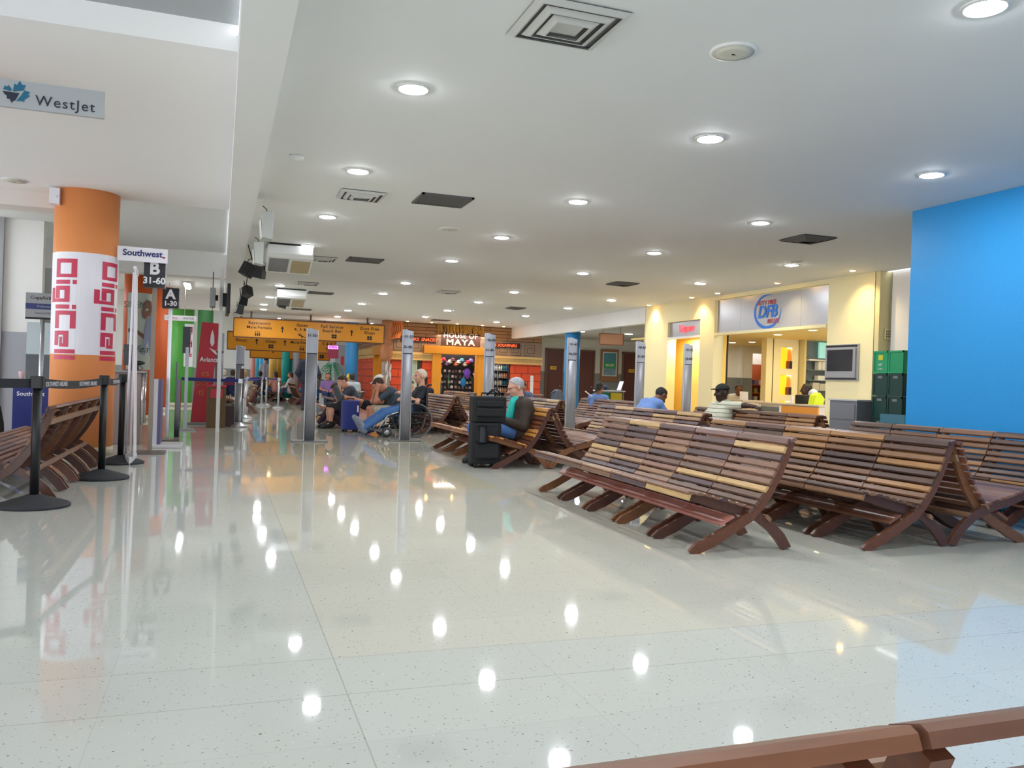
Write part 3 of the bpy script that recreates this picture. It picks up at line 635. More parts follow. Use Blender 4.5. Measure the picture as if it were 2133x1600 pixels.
# benches facing the walkway (seat to -x): origin = front foot line, near end
bA = make_bench(5, 'mixed', 1, 'large slatted bench in the foreground with patchwork grey-brown slats and a pinkish front rail', (3.11, 4.98, 0), R(-2), GB, True)
bB = make_bench(5, 'brown', 2, 'warm brown slatted bench right behind the foreground patchwork bench, facing left', (4.48, 4.84, 0), R(-.5), GB)
bC = make_bench(5, 'red', 3, 'bench back to back with the warm brown one, facing the blue wall', (6.13, 8.12, 0), R(180), GB)
bD = make_bench(5, 'brown', 4, 'slatted bench standing against the blue wall', (6.47, 4.85, 0), R(0), GB)
bG = make_bench(5, 'honey', 5, 'slatted bench with honey coloured slats on which the grey-haired man sits', (3.40, 10.33, 0), R(0), GB)
bG2 = make_bench(5, 'red', 6, 'dark slatted bench back to back with the grey-haired man\'s bench', (5.02, 13.58, 0), R(180), GB)
bA2 = make_bench(5, 'mixed', 7, 'grey-brown patchwork bench directly beyond the foreground bench, facing left', (5.42, 9.75, 0), R(0), GB)
bA3 = make_bench(5, 'red', 8, 'bench of the hunched man in light blue, back to back with the far patchwork bench', (7.06, 13.0, 0), R(180), GB)
bE = make_bench(5, 'brown', 9, 'bench whose backrest the man in the black cap rests his arm on', (7.42, 9.88, 0), R(0), GB)
bE2 = make_bench(5, 'red', 10, 'bench back to back with the capped man\'s bench, nearest the duty free shop', (9.05, 13.1, 0), R(180), GB)
bH = make_bench(5, 'mixed', 11, 'pale slatted bench right behind the wheelchair', (3.92, 17.0, 0), R(0), GB)
bL = make_bench(5, 'red', 12, 'slatted bench seen from behind at the foot of the big orange column', (-2.14, 8.02, 0), R(0), GB)
for o, l in ((dup(bA2, (5.75, 15.6, 0), 0, 'bench in the third row, its top seen left of the ponytailed woman', GB), 0), (dup(bG2, (5.56, 20.3, 0), R(180), 'bench behind the wheelchair bench, back to back with it', GB), 0),
             (dup(bC, (7.4, 18.9, 0), R(180), 'bench on which the man with the phone sits by the brick corner', GB), 0), (dup(bL, (7.75, 15.7, 0), 0, 'red-brown bench in front of the ponytailed woman', GB), 0),
             (dup(bC, (9.4, 19.0, 0), R(180), 'bench on which the ponytailed woman sits', GB), 0), (dup(bB, (5.9, 22.0, 0), 0, 'bench with its back seen in front of the souvenir shop doorway', GB), 0),
             (dup(bL, (7.9, 22.0, 0), 0, 'farthest bench in front of the drinks cabinet', GB), 0), (dup(bB, (2.35, 19.2, 0), 0, 'bench behind the man resting his face on his hand', GB), 0),
             (dup(bH, (-3.7, 8.4, 0), 0, 'bench left of the one at the orange column', GB), 0), (dup(bC, (3.5, 36.0, 0), R(180), 'bench in the far hall with the man in the dark t-shirt', GB), 0),
             (dup(bB, (-.6, 33.2, 0), 0, 'far bench behind the blue queue belts', GB), 0), (dup(bA, (.2, 24.6, 0), 0, 'bench between the red banner and the blue belts', GB), 0)): pass
# the pair of seats the photographer looks over, back edge towards the camera
bF = make_bench(2, 'brown', 23, 'bench whose two brown top rails cross the bottom of the picture', (.0, .0, 0), 0, GB, topk=.76, deep=False)
bF.location = (.017, 1.46, 0); bF.rotation_euler = (0, 0, R(-90))
# ================================================================ BLACK QUEUE POSTS AND BELTS
def stanchion(x, y, h, label, m=BLACKP, r=.035, base=.27, group='black belt queue posts', bm=None, rz=0):
    o = empty('queue_post', (x, y, 0), rz, label, 'queue post', group)
    k = base/.27
    MB().lathe([(.27*k, 0), (.272*k, .022), (.25*k, .034), (.09*k, .085), (.05*k, .10)], n=36).build('base', bm or mat('rubber_base', (44, 46, 50), .75, noise=.1, nscale=60), o)
    MB().cyl((0, 0, .09), (0, 0, h-.10), r, n=20).build('post', m, o)
    MB().rbox(-.048, .048, -.048, .048, h-.10, h, .018).build('belt_head', BLACKP if m is BLACKP else m, o, bevel=.004)
    return o
stanchion(-1.41, 7.72, 1.07, 'black queue post nearest the camera')
stanchion(-1.14, 9.60, 1.08, 'middle black queue post, in front of the orange column')
stanchion(-1.12, 11.16, 1.09, 'farthest black queue post, beside the tall white banner stand')
def belt(a, b, z, w, sag, m, label, txt=None, group='queue belts', gap=.05, tsz=.06, tm=None, name='queue_belt', slack=None):
    a, b = Vector(a), Vector(b); d = (b-a); L_ = d.length; d.normalize(); a = a+d*gap; b = b-d*gap; n = 16; mb = MB(); vs = []
    nrm = Vector((d.y, -d.x, 0))
    for i in range(n+1):
        t = i/n; p = a.lerp(b, t); zz = z-sag*4*t*(1-t); off = nrm*.002
        for q, h in ((off, -w/2), (off, w/2), (-off, w/2), (-off, -w/2)): vs.append((p.x+q.x, p.y+q.y, zz+h))
    mb.add(vs, [(j*4+i, j*4+(i+1) % 4, (j+1)*4+(i+1) % 4, (j+1)*4+i) for j in range(n) for i in range(4)])
    o = mb.build(name, m); tag(o, label, 'queue belt', group)
    if txt:
        if nrm.y > 0: nrm = -nrm
        for q, s_ in txt:
            t = q; p = a.lerp(b, t); zz = z-sag*4*t*(1-t)
            text(s_, tsz, tm or mat('belt_print', (190, 192, 198), .6), (p.x+nrm.x*.006, p.y+nrm.y*.006, zz), n=nrm, parent=o, ext=.0005, bold=.001)
    return o
BELT = mat('black_belt', (34, 34, 40), .7)
belt((-1.41, 7.72, 0), (-1.14, 9.60, 0), 1.02, .075, .03, BELT, 'black belt between the nearest and the middle black post', [(.22, 'SOUTHWEST AIRLINES'), (.72, 'SOUTHWEST AIRLINES')], tsz=.055)
belt((-1.14, 9.60, 0), (-1.12, 11.16, 0), 1.03, .075, .03, BELT, 'black belt between the middle and the farthest black post', [(.6, 'SOUTHWEST AIRLINES')], tsz=.055)
belt((-3.2, 7.0, 0), (-1.41, 7.72, 0), 1.01, .075, .01, BELT, 'black belt leaving the picture at the edge beside the nearest black post', [(.76, 'AIRLINES')], tsz=.08)
# ================================================================ SIGNS BY THE CHECK-IN DESKS
SG = mat('sign_grey', (176, 178, 180), .4); NAVY = mat('navy', (34, 42, 96), .5)
wj = empty('airline_sign', (-1.8, 6.6, 0), 0, 'grey WestJet flag sign with a teal maple leaf, top of the check-in side', 'sign')
# built where the pixel sizes put it: a board hung out from the red post
MB().box(-.9, .96, -.015, .015, 2.935, 3.125).build('board', SG, wj)
def leaf(mb, cx, cz, s, parts):
    for mi, pts in parts:
        mb.mi = mi; mb.add([(cx+a*s, -.018, cz+b*s) for a, b in pts], [tuple(range(len(pts)))])
lf = MB()
leaf(lf, .41, 3.04, .165, [(0, [(-.12, .02), (-.08, .36), (.02, .30), (.12, .50), (.22, .34), (.34, .36), (.28, .12), (-.1, .02)]), (0, [(-.2, .02), (-.16, .10), (-.28, .26), (-.36, .18), (-.42, .24), (-.48, .06)]),
     (0, [(.0, -.38), (.16, -.14), (.30, .12), (.5, .08), (.44, -.04), (.52, -.08), (.3, -.28), (.32, -.36), (.18, -.34)]), (1, [(-.5, .0), (-.1, -.02), (.12, -.02), (-.02, -.34), (-.12, -.40), (-.14, -.50), (-.22, -.32), (-.34, -.3), (-.34, -.18), (-.42, -.14)])])
lf.build('leaf_emblem', [mat('westjet_teal', (18, 102, 134), .5), mat('leaf_navy', (28, 40, 58), .5)], wj)
text('WestJet', .10, mat('text_navy', (34, 40, 52), .5), (.715, -.018, 3.0), parent=wj, space=1.15)
MB().tube([(-.6, 0, 3.12), (-.6, 0, 3.47)], .01).tube([(.2, 0, 3.12), (.2, 0, 3.47)], .003).build('hanger', STEEL, wj)
rp = column(-2.06, 7.85, .26, 3.47, mat('red_orange_paint', (222, 92, 50), .5), 'red-orange column cut by the picture edge behind the WestJet board')
sw = empty('airline_sign', (-1.0, 12.2, 0), 0, 'white Southwest flag sign attached to the big orange column', 'sign')
MB().box(-.34, .28, -.015, .015, 2.60, 2.79).build('board', VINYL, sw); text('Southwest', .115, mat('southwest_navy', (36, 40, 110), .5), (-.03, -.017, 2.71), parent=sw, bold=.003)
hb = MB(); hb.add([(.215, -.018, 2.675), (.235, -.018, 2.655), (.255, -.018, 2.675), (.245, -.018, 2.687), (.235, -.018, 2.68), (.225, -.018, 2.687)], [(0, 1, 2, 3, 4, 5)]); hb.build('heart_emblem', mat('heart_red', (190, 50, 70), .5), sw)
def cube_sign(x, y, z0, w, h, big, small, label, rz=0, floorz=0, m=STEEL, side='C'):
    o = empty('boarding_group_sign', (x, y, 0), rz, label, 'sign', 'boarding group cubes on posts')
    MB().box(-w/2, w/2, -w/2, w/2, z0, z0+h).build('cube', mat('gloss_black', (20, 22, 32), .3), o, bevel=.004)
    text(big, h*.62, mat('sign_white', (235, 235, 238), .5), (0, -w/2-.003, z0+h*.66), parent=o, bold=.008); text(small, h*.33, MATS['sign_white'], (0, -w/2-.003, z0+h*.22), parent=o, bold=.004)
    text(side, h*.62, MATS['sign_white'], (w/2+.003, 0, z0+h*.66), n=(1, 0, 0), parent=o, bold=.006); text('61+', h*.3, MATS['sign_white'], (w/2+.003, 0, z0+h*.22), n=(1, 0, 0), parent=o)
    MB().box(-.028, .028, -.028, .028, .02, z0).build('post', m, o)
    MB().box(-.20, .20, -.22, .22, 0, .025).build('base_plate', mat('dull_bronze', (112, 104, 96), .4, metal=.6), o, bevel=.004)
    return o
cube_sign(-.89, 12.5, 2.29, .27, .37, 'B', '31-60', 'black cube sign reading B 31-60 on a bronze post', m=mat('bronze_post', (136, 124, 112), .35, metal=.7))
cube_sign(-.80, 14.75, 2.17, .25, .33, 'A', '1-30', 'black cube sign reading A 1-30 on a chrome post', m=CHROME)
MB_ = MB
# tall pop-up banner seen edge-on
rb = empty('banner_stand', (-1.02, 11.33, 0), R(93), 'tall white banner stand seen edge-on, its two thin sheets meeting at the top', 'banner stand')
MB().add([(-.40, -.05, .1), (.40, -.05, .1), (.40, 0, 2.36), (-.40, 0, 2.36), (-.40, -.042, .1), (.40, -.042, .1), (.40, .008, 2.36), (-.40, .008, 2.36)], [(0, 1, 2, 3), (7, 6, 5, 4), (0, 4, 5, 1), (2, 6, 7, 3), (1, 5, 6, 2), (0, 3, 7, 4)]).build('sheet', VINYL, rb)
MB().prism([(a*.42, b*.07) for a, b in [(math.cos(q*math.pi/8), math.sin(q*math.pi/8)) for q in range(16)]], 0, .10).build('foot', mat('light_plastic', (206, 206, 208), .4), rb, bevel=.01)
MB().box(-.42, .42, -.012, .02, 2.355, 2.39).tube([(0, .06, .08), (0, .03, 2.36)], .014).build('pole', VINYL, rb)
b2 = empty('banner_stand_sheet', (-1.07, 11.85, 0), R(97), 'second thin white sheet leaning on the tall white banner stand', 'banner stand')
MB().add([(-.3, 0, 0), (.3, 0, 0), (.3, .0, 2.3), (-.3, .0, 2.3), (-.3, .008, 0), (.3, .008, 0), (.3, .008, 2.3), (-.3, .008, 2.3)], [(0, 3, 2, 1), (4, 5, 6, 7), (0, 1, 5, 4), (2, 3, 7, 6), (1, 2, 6, 5), (0, 4, 7, 3)]).build('sheet', VINYL, b2)
# check-in podium, monitor, panel
pd = empty('check_in_podium', (-1.42, 14.2, 0), 0, 'taupe check-in podium behind the tall white banner stand', 'desk')
MB().box(-.28, .28, -.22, .22, 0, 1.10).build('body', mat('taupe_laminate', (150, 134, 130), .5), pd, bevel=.008); MB().box(-.31, .32, -.26, .26, 1.10, 1.135).build('top', GREYP, pd, bevel=.005)
MB().tube([(.3, -.22, .3), (.3, -.22, 1.1)], .02).tube([(.3, .2, .3), (.3, .2, 1.1)], .02).build('rail', CHROME, pd)
mo = empty('computer_monitor', (-1.32, 14.1, 1.135), R(-20), 'black monitor standing on the taupe podium', 'monitor')
MB().box(-.10, .10, -.02, .02, .08, .40).build('screen', BLACKP, mo, bevel=.006); MB().box(-.02, .02, 0, .03, 0, .1).box(-.08, .08, -.06, .06, 0, .012).build('stand', BLACKP, mo)
sc = empty('barcode_scanner', (-1.20, 14.0, 1.135), R(10), 'black hand scanner with a looping cable on the taupe podium', 'scanner')
MB().ell((0, 0, .12), (.10, .05, .035)).tube([(0, 0, 0), (0, 0, .1)], .012).build('head', BLACKP, sc); MB().tube([(.0, .03, .1), (.08, .06, .04), (.02, .1, 0)], .005).build('cable', DARK, sc)
tt = empty('bag_sizer', (-.86, 13.6, 0), 0, 'white and purple edged bag sizer panel between the two black cube signs', 'bag sizer')
MB().box(-.075, .0, -.25, .25, .02, 1.02).build('panel', mat('pale_panel', (206, 208, 218), .4), tt); MB().box(0, .045, -.25, .25, .02, 1.02).build('side_panel', mat('violet_panel', (96, 90, 128), .4), tt)
MB().box(-.1, .35, -.3, .3, 0, .05).build('foot', mat('light_plastic', (0, 0, 0)), tt, bevel=.01)
gs = empty('glass_screen', (-1.0, 15.6, 0), 0, 'glossy dark panel stand right behind the chrome post', 'panel')
MB().box(.3, .36, -.2, .2, 0, 1.0).box(.28, .30, -.2, .2, .0, 1.3).build('panel', mat('dark_glass', (30, 34, 44), .1), gs)
# sign stand far left, counters
cs = empty('airline_sign', (-2.74, 15.0, 0), 0, 'grey CopaAirlines board on a steel post behind the orange column', 'sign')
MB().box(-.2, .32, -.02, .02, 1.9, 2.32).build('board', mat('dull_board', (150, 152, 156), .5), cs); MB().box(-.2, .32, -.023, -.02, 2.06, 2.15).build('stripe', mat('copa_blue', (40, 52, 110), .5), cs)
MB().box(-.2, .32, -.024, -.02, 1.9, 1.93).build('lower_edge', DARK, cs)
text('CopaAirlines', .075, INK, (.06, -.022, 2.24), parent=cs); text('Preferente', .045, SG, (.06, -.025, 2.105), parent=cs); text('Business Class', .045, mat('grey_print', (110, 112, 118), .6), (.06, -.022, 2.0), parent=cs)
MB().tube([(.04, 0, .03), (.04, 0, 1.9)], .035).build('post', STEEL, cs); MB().box(-.2, .3, -.2, .2, 0, .03).build('base_plate', STEEL, cs)
gw = empty('glass_partition', (-2.75, 15.6, 0), 0, 'pale glass partition under the CopaAirlines board', 'partition')
MB().box(-.28, .5, -.01, .01, 1.35, 1.88).build('pane', mat('pale_glass', (178, 190, 194), .2), gw); MB().box(-.28, .5, -.02, .02, 1.3, 1.35).box(-.28, .5, -.012, .012, .4, 1.3).build('frame', mat('dark_grey_panel', (92, 96, 100), .5), gw)
bc = empty('check_in_stand', (-2.62, 13.9, 0), 0, 'royal blue check-in panel printed South, between the nearest post and the orange column', 'panel')
MB().box(-.23, .35, -.03, .03, .0, .95).build('panel', mat('royal_blue', (30, 42, 120), .5), bc); MB().box(.09, .11, -.035, -.03, .0, .95).build('edge_stripe', mat('dark_red', (140, 30, 50), .5), bc)
text('Southwest', .085, VINYL, (.0, -.033, .74), parent=bc, bold=.001)
kt = empty('paper_cup', (-2.75, 13.9, .95), 0, 'white and pink cup on top of the royal blue panel', 'cup'); MB().lathe([(.03, 0), (.04, .1), (.042, .12)], n=14).build('body', mat('cup_pink', (226, 190, 190), .5), kt)
kk = empty('self_service_kiosk', (-2.16, 9.0, 0), 0, 'grey kiosk cut by the picture edge above the slatted bench', 'kiosk')
MB().box(-.3, .13, -.1, .1, .0, 1.0).build('body', mat('kiosk_grey', (142, 142, 138), .5), kk, bevel=.01); MB().box(-.3, .15, -.12, .12, 1.0, 1.24).build('head', mat('kiosk_dark', (116, 114, 120), .5), kk, bevel=.01)
MB().tube([(.1, 0, 1.24), (.1, 0, 2.25)], .022).build('pole', STEEL, kk); MB().box(-.3, .1, -.01, .01, 1.3, 2.2).build('sheet', mat('cloudy_sheet', (206, 208, 214), .4), kk)
MB().box(-.3, .16, -.125, -.12, .86, 1.0).build('purple_band', mat('violet_band', (66, 60, 110), .5), kk)
bg = empty('backpack', (-2.95, 13.2, 0), R(20), 'black hiking backpack standing against the lilac-grey wall', 'backpack')
MB().prismY([(-.17, 0), (.15, 0), (.13, .35), (.08, .62), (-.04, .68), (-.12, .5)], -.12, .12).build('body', mat('black_nylon', (17, 18, 22), .8, bump=.3, nscale=12), bg, bevel=.05); MB().tube([(-.02, 0, .66), (-.04, 0, .74), (.04, 0, .74), (.05, 0, .64)], .012).box(-.06, .06, -.05, .05, .62, .82).build('handle', DARK, bg, bevel=.01)
# red banner and bin
av = empty('banner_stand', (-.31, 19.3, 0), R(0), 'tall red Avianca banner reading es por ti', 'banner stand')
s = MB(); s.add([(-.27, 0, .05), (.09, 0, .05), (.27, .06, 2.22), (-.10, .06, 2.24), (-.27, .012, .05), (.09, .012, .05), (.27, .072, 2.22), (-.10, .072, 2.24)], [(0, 1, 2, 3), (4, 7, 6, 5), (1, 5, 6, 2), (0, 3, 7, 4), (3, 2, 6, 7), (0, 4, 5, 1)]); so = s.build('sheet', mat('avianca_red', (190, 38, 56), .45), av)
AW = mat('banner_white', (236, 226, 226), .5)
text('Avianca', .145, AW, (.075, .018, 1.42), parent=so, bold=.003, sx=.85)
for i, (w_, z_) in enumerate((('es', 1.12), ('por', .92), ('ti', .70))): text(w_, .20, mat('banner_gold', (214, 120, 60), .5), (-.0-.035*i, .012, z_), parent=so)
sb_ = MB(); sb_.add([(.12, .02, 2.08), (.16, .02, 1.96), (.17, .02, 1.78), (.12, .02, 1.70), (.08, .02, 1.80), (.09, .02, 1.96)], [(0, 1, 2, 3, 4, 5)]); sb_.add([(.06, .018, 1.68), (.20, .018, 1.62), (.24, .018, 1.52), (.18, .018, 1.56)], [(0, 1, 2, 3)]); sb_.build('bird_emblem', AW, so)
MB().box(-.34, .16, -.06, .06, 0, .055).build('foot', GREYP, av, bevel=.01)
tb = empty('litter_bin', (-.06, 18.5, 0), R(0), 'brown wooden litter bin with a red flap, in front of the red banner', 'litter bin')
MB().box(-.19, .19, -.19, .19, 0, .84).build('body', mat('bin_brown', (104, 80, 52), .7, noise=.25, nscale=60), tb, bevel=.008)
MB().box(-.12, .12, -.197, -.19, .62, .80).build('flap', mat('bin_red', (196, 36, 62), .4), tb); MB().box(-.20, .20, -.20, .20, .84, .88).build('lid', MATS['bin_red'], tb, bevel=.01)
t2_ = empty('litter_bin', (.20, 18.95, 0), 0, 'low dark bin squeezed between the brown bin and the silver queue post', 'litter bin'); MB().prism([(-.11, -.12), (.11, -.12), (.13, .12), (-.13, .12)], 0, .44).build('body', mat('dark_maroon', (72, 50, 52), .6), t2_, bevel=.02)
# silver queue posts with blue belts
SIL = mat('satin_silver', (196, 198, 202), .3, metal=.75)
silv = [(.42, 18.7, 'silver queue post right of the brown bin'), (.62, 22.3, 'silver queue post a little beyond the brown bin'), (1.90, 29.4, 'nearest silver post at the end of the far blue belt'), (1.60, 31.4, 'second silver post of the far blue belt'), (1.42, 31.0, 'third silver post of the far blue belt'), (.98, 32.3, 'fourth silver post of the far blue belt'), (.70, 33.2, 'silver post of the far blue belt beside the dark suitcase')]
for a, b, l in silv: stanchion(a, b, 1.03, l, SIL, .034, .19, 'silver queue posts', SIL)
NB = mat('blue_belt', (30, 40, 120), .6); RBt = mat('maroon_belt', (110, 24, 46), .6)
belt((-.83, 19.3, 0), (.42, 18.7, 0), .99, .07, .01, NB, 'blue belt passing behind the red banner', name='queue_belt'); belt((-.30, 22.8, 0), (.62, 22.3, 0), .88, .07, .01, RBt, 'maroon belt just below the blue belt by the grey pole')
belt((.42, 18.7, 0), (.62, 22.3, 0), .99, .06, .02, NB, 'blue belt running away from the post by the brown bin'); belt((.62, 22.3, 0), (1.42, 31.0, 0), .99, .06, .03, NB, 'long blue belt running to the far silver posts')
belt((.70, 33.2, 0), (1.60, 31.4, 0), .99, .06, .02, NB, 'blue belt between the farthest silver posts'); belt((1.60, 31.4, 0), (1.90, 29.4, 0), .99, .06, .02, NB, 'short blue belt ending at the nearest far silver post')
ps = empty('information_panel', (-.62, 17.4, 0), R(8), 'narrow chrome-edged panel stand left of the red banner', 'panel')
MB().box(-.03, .03, -.02, .02, .03, 1.62).build('post', STEEL, ps); MB().box(-.09, .05, -.01, .01, 1.5, 2.02).build('board', mat('dark_board', (66, 66, 72), .4), ps); MB().box(-.18, .18, -.2, .2, 0, .03).build('base_plate', GREYP, ps)
for a, b, l, s_ in ((-1.25, 24.0, 'white airline board with red print on the green column', 'Avianca'), (-.85, 24.0, 'white airline board right of the first one on the green column', 'UNITED')):
    o = empty('airline_sign', (a, b, 0), 0, l, 'sign', 'white airline boards'); MB().box(-.2, .2, -.015, .015, 2.5, 2.64).build('board', VINYL, o); text(s_, .08, RED if s_ == 'Avianca' else MATS['text_navy'], (0, -.018, 2.57), parent=o)
    MB().tube([(-.1, 0, 2.64), (-.1, 0, 3.5)], .008).build('hanger', STEEL, o)
ds = empty('display_board', (.08, 18.9, 0), R(14), 'maroon leaflet board leaning on the silver post', 'board'); MB().box(.36, .40, -.1, .1, .6, 1.25).build('panel', mat('dark_maroon', (0, 0, 0)), ds)
# ================================================================ LUGGAGE
NY = mat('black_nylon', (0, 0, 0)); NY2 = mat('black_nylon_gloss', (20, 21, 25), .55)
def softcase(name, loc, rz, w, d, h, label, m=NY, pocket=True, wheels=True, handle=True, hm=DARK):
    o = empty(name, loc, rz, label, 'suitcase'); z0 = .05 if wheels else 0
    MB().rbox(-w/2, w/2, -d/2, d/2, z0, h, .06).build('body', m, o, bevel=.03, seg=3)
    if pocket: MB().rbox(-w/2+.04, w/2-.04, -d/2-.05, -d/2+.02, z0+.08, h*.55, .025).build('front_pocket', m, o, bevel=.02); MB().rbox(-w/2+.05, w/2-.05, -d/2-.03, -d/2+.02, h*.6, h-.06, .02).build('upper_pocket', m, o, bevel=.015)
    if wheels:
        for sx in (-1, 1):
            for sy in (-1, 1): MB().cyl((sx*(w/2-.06)-.02, sy*(d/2-.05), .035), (sx*(w/2-.06)+.02, sy*(d/2-.05), .035), .035, n=14).build('wheel', DARK, o)
    if handle: MB().tube([(-w*.2, 0, h-.01), (-w*.2, 0, h+.04), (w*.2, 0, h+.04), (w*.2, 0, h-.01)], .012).build('handle', hm, o)
    return o
sc1 = softcase('suitcase', (3.37, 10.62, 0), R(-6), .40, .34, .60, 'large black upright suitcase on the floor in front of the grey-haired man')
MB().rbox(-.13, -.02, -.235, -.2, .34, .56, .04).build('side_pocket', mat('charcoal_panel', (40, 42, 47), .6), sc1, bevel=.01)
sc2 = softcase('travel_bag', (3.40, 10.62, .605), R(-4), .46, .32, .345, 'black soft travel bag stacked on top of the large black suitcase', wheels=False)
MB().tube([(-.02, -.0, .36), (.04, -.03, .43), (.12, .0, .44), (.18, .02, .37)], .010).tube([(.0, .05, .36), (.08, .05, .42), (.17, .05, .36)], .010).build('strap', DARK, sc2)
sc3 = softcase('suitcase', (2.58, 17.45, 0), R(8), .34, .30, .66, 'royal blue suitcase with a foot resting on it', mat('royal_blue_nylon', (36, 50, 128), .6, noise=.1, nscale=40), pocket=False)
MB().box(.10, .13, -.165, -.15, .42, .56).build('tag', VINYL, sc3)
softcase('suitcase', (1.18, 33.4, 0), 0, .34, .26, .62, 'dark maroon suitcase near the far silver posts', mat('maroon_shell', (74, 30, 40), .5), pocket=False)
c_ = softcase('suitcase', (4.1, 28.0, 0), 0, .42, .3, .60, 'dark grey trolley case with raised handle beside the person in pale grey', mat('dark_grey_nylon', (44, 48, 54), .6), pocket=False, handle=False)
MB().tube([(-.1, 0, .58), (-.1, 0, 1.1), (.1, 0, 1.1), (.1, 0, .58)], .012).build('handle', DARK, c_)
bp_ = empty('backpack', (7.12, 17.2, .70), R(15), 'grey backpack standing on the bench top by the brick corner', 'backpack')
MB().prismY([(-.17, 0), (.17, 0), (.16, .16), (.08, .30), (-.02, .33), (-.12, .24)], -.09, .09).build('body', mat('grey_nylon', (96, 104, 116), .7), bp_, bevel=.04); MB().tube([(-.15, -.05, .05), (-.22, -.05, .12), (-.2, -.05, .22), (-.08, -.05, .28)], .014).build('strap', mat('dark_grey_nylon', (0, 0, 0)), bp_)
hbg = empty('handbag', (2.22, 19.3, 0), 0, 'straw coloured handbag on the floor left of the seated traveller', 'handbag')
MB().prismY([(-.17, 0), (.17, 0), (.13, .24), (-.12, .22)], -.07, .07).build('body', mat('straw', (186, 158, 112), .8, noise=.15, nscale=30), hbg, bevel=.03); MB().tube([(-.08, 0, .2), (-.1, 0, .33), (0, 0, .38), (.09, 0, .33), (.08, 0, .2)], .01).build('handle', mat('brown_leather', (110, 78, 50), .6), hbg)
# ================================================================ SOUVENIR SHOP
def brick_mat(name, c, c2, mortar, bw, bh, msz, axis='xz', rough=.8, off=.5):
    m = bpy.data.materials.new(name); m.use_nodes = True; nt = m.node_tree; N = nt.nodes; L = nt.links; b = N['Principled BSDF']; b.inputs['Roughness'].default_value = rough
    tc = N.new('ShaderNodeTexCoord'); sp = N.new('ShaderNodeSeparateXYZ'); cb = N.new('ShaderNodeCombineXYZ'); L.new(tc.outputs['Object'], sp.inputs[0])
    ad = N.new('ShaderNodeMath'); ad.operation = 'ADD'; L.new(sp.outputs[0], ad.inputs[0]); L.new(sp.outputs[1], ad.inputs[1])
    L.new(ad.outputs[0], cb.inputs[0]); L.new(sp.outputs[2], cb.inputs[1])
    t = N.new('ShaderNodeTexBrick'); L.new(cb.outputs[0], t.inputs['Vector']); t.offset = off
    t.inputs['Scale'].default_value = 1; t.inputs['Brick Width'].default_value = bw; t.inputs['Row Height'].default_value = bh; t.inputs['Mortar Size'].default_value = msz
    t.inputs['Color1'].default_value = lin(c)+(1,); t.inputs['Color2'].default_value = lin(c2)+(1,); t.inputs['Mortar'].default_value = lin(mortar)+(1,)
    L.new(t.outputs['Color'], b.inputs['Base Color'])
    bp = N.new('ShaderNodeBump'); bp.inputs['Strength'].default_value = .8; bp.inputs['Distance'].default_value = .03; bp.invert = True; L.new(t.outputs['Fac'], bp.inputs['Height']); L.new(bp.outputs[0], b.inputs['Normal'])
    MATS[name] = m; return m
OBR = brick_mat('orange_blocks', (228, 84, 42), (216, 74, 38), (88, 50, 34), .55, .30, .012)
LOG = brick_mat('stone_courses', (166, 124, 84), (150, 108, 74), (70, 46, 34), 1.1, .125, .010, off=.35)
BAND = mat('sandstone_band', (222, 184, 118), .8, noise=.1, nscale=6); STN = mat('carved_stone', (146, 122, 102), .85, noise=.15, nscale=5); GROOVE = mat('carved_groove', (84, 64, 52), .9)
OCH = mat('ochre_plaster', (218, 144, 28), .6, noise=.06, nscale=2)
Y0 = 31.0
hs = empty('souvenir_shop', (0, Y0, 0), 0, 'Mayan themed souvenir shop front of orange blocks, ochre doorway and carved stone', 'shop front')
for a_, b_ in ((6.0, 6.45), (7.25, 7.62), (10.85, 12.1)): MB().box(a_, b_, 0, .3, 0, 1.88).build('block_wall', OBR, hs)
MB().box(5.95, 12.1, -.03, .3, 2.42, 3.285).build('stone_courses', LOG, hs)
for a_, b_ in ((5.95, 8.0), (9.5, 12.1)): MB().box(a_, b_, -.06, .3, 2.16, 2.74).build('carved_panel', STN, hs)
gr = MB()
def fret(x0, flip):
    s = .052
    for a, b, c, d in ((0, 9, 0, 1), (0, 1, 0, 8), (0, 8, 8, 9), (8, 9, 2, 9), (2, 9, 2, 3), (2, 3, 2, 6), (2, 6, 6, 7), (6, 7, 4, 7)):
        if flip: a, b = 9-b, 9-a
        gr.box(x0+a*s, x0+b*s-.036 if b-a == 1 else x0+b*s-.02, -.063, -.059, 2.2+c*s, 2.2+d*s-.036 if d-c == 1 else 2.2+d*s)
for i, xx in enumerate((6.1, 6.75, 7.4, 9.62, 10.2, 10.78, 11.36)): fret(xx, i % 2)
gr.build('carved_fretwork', GROOVE, hs)
for a_, b_ in ((5.93, 7.66), (9.6, 12.12)): MB().box(a_, b_, -.10, .3, 1.86, 2.16).build('sandstone_band', BAND, hs)
tk_ = MB()
for i in range(60):
    xx = 5.98+i*.028*1.0
    if xx < 7.62: tk_.box(xx, xx+.008, -.104, -.10, 1.93, 2.05)
for i in range(86):
    xx = 9.64+i*.0285
    if xx < 12.1: tk_.box(xx, xx+.008, -.104, -.10, 1.93, 2.05)
for x0, x1 in ((5.93, 7.66), (9.6, 12.12)): tk_.box(x0, x1, -.103, -.10, 2.055, 2.068)
tk_.build('carved_tally', mat('band_groove', (132, 92, 52), .9), hs)['kind'] = 'stuff'
MB().box(7.25, 9.90, -.22, .0, 2.14, 2.44).build('lintel', OCH, hs, bevel=.01)
for a_, b_ in ((7.60, 7.95), (9.42, 9.80)): MB().box(a_, b_, -.16, .3, 0, 2.14).build('door_jamb', OCH, hs, bevel=.01)
MB().box(7.95, 9.5, -.10, -.03, 2.44, 3.22).build('name_board', mat('name_board_brown', (78, 44, 32), .7), hs)
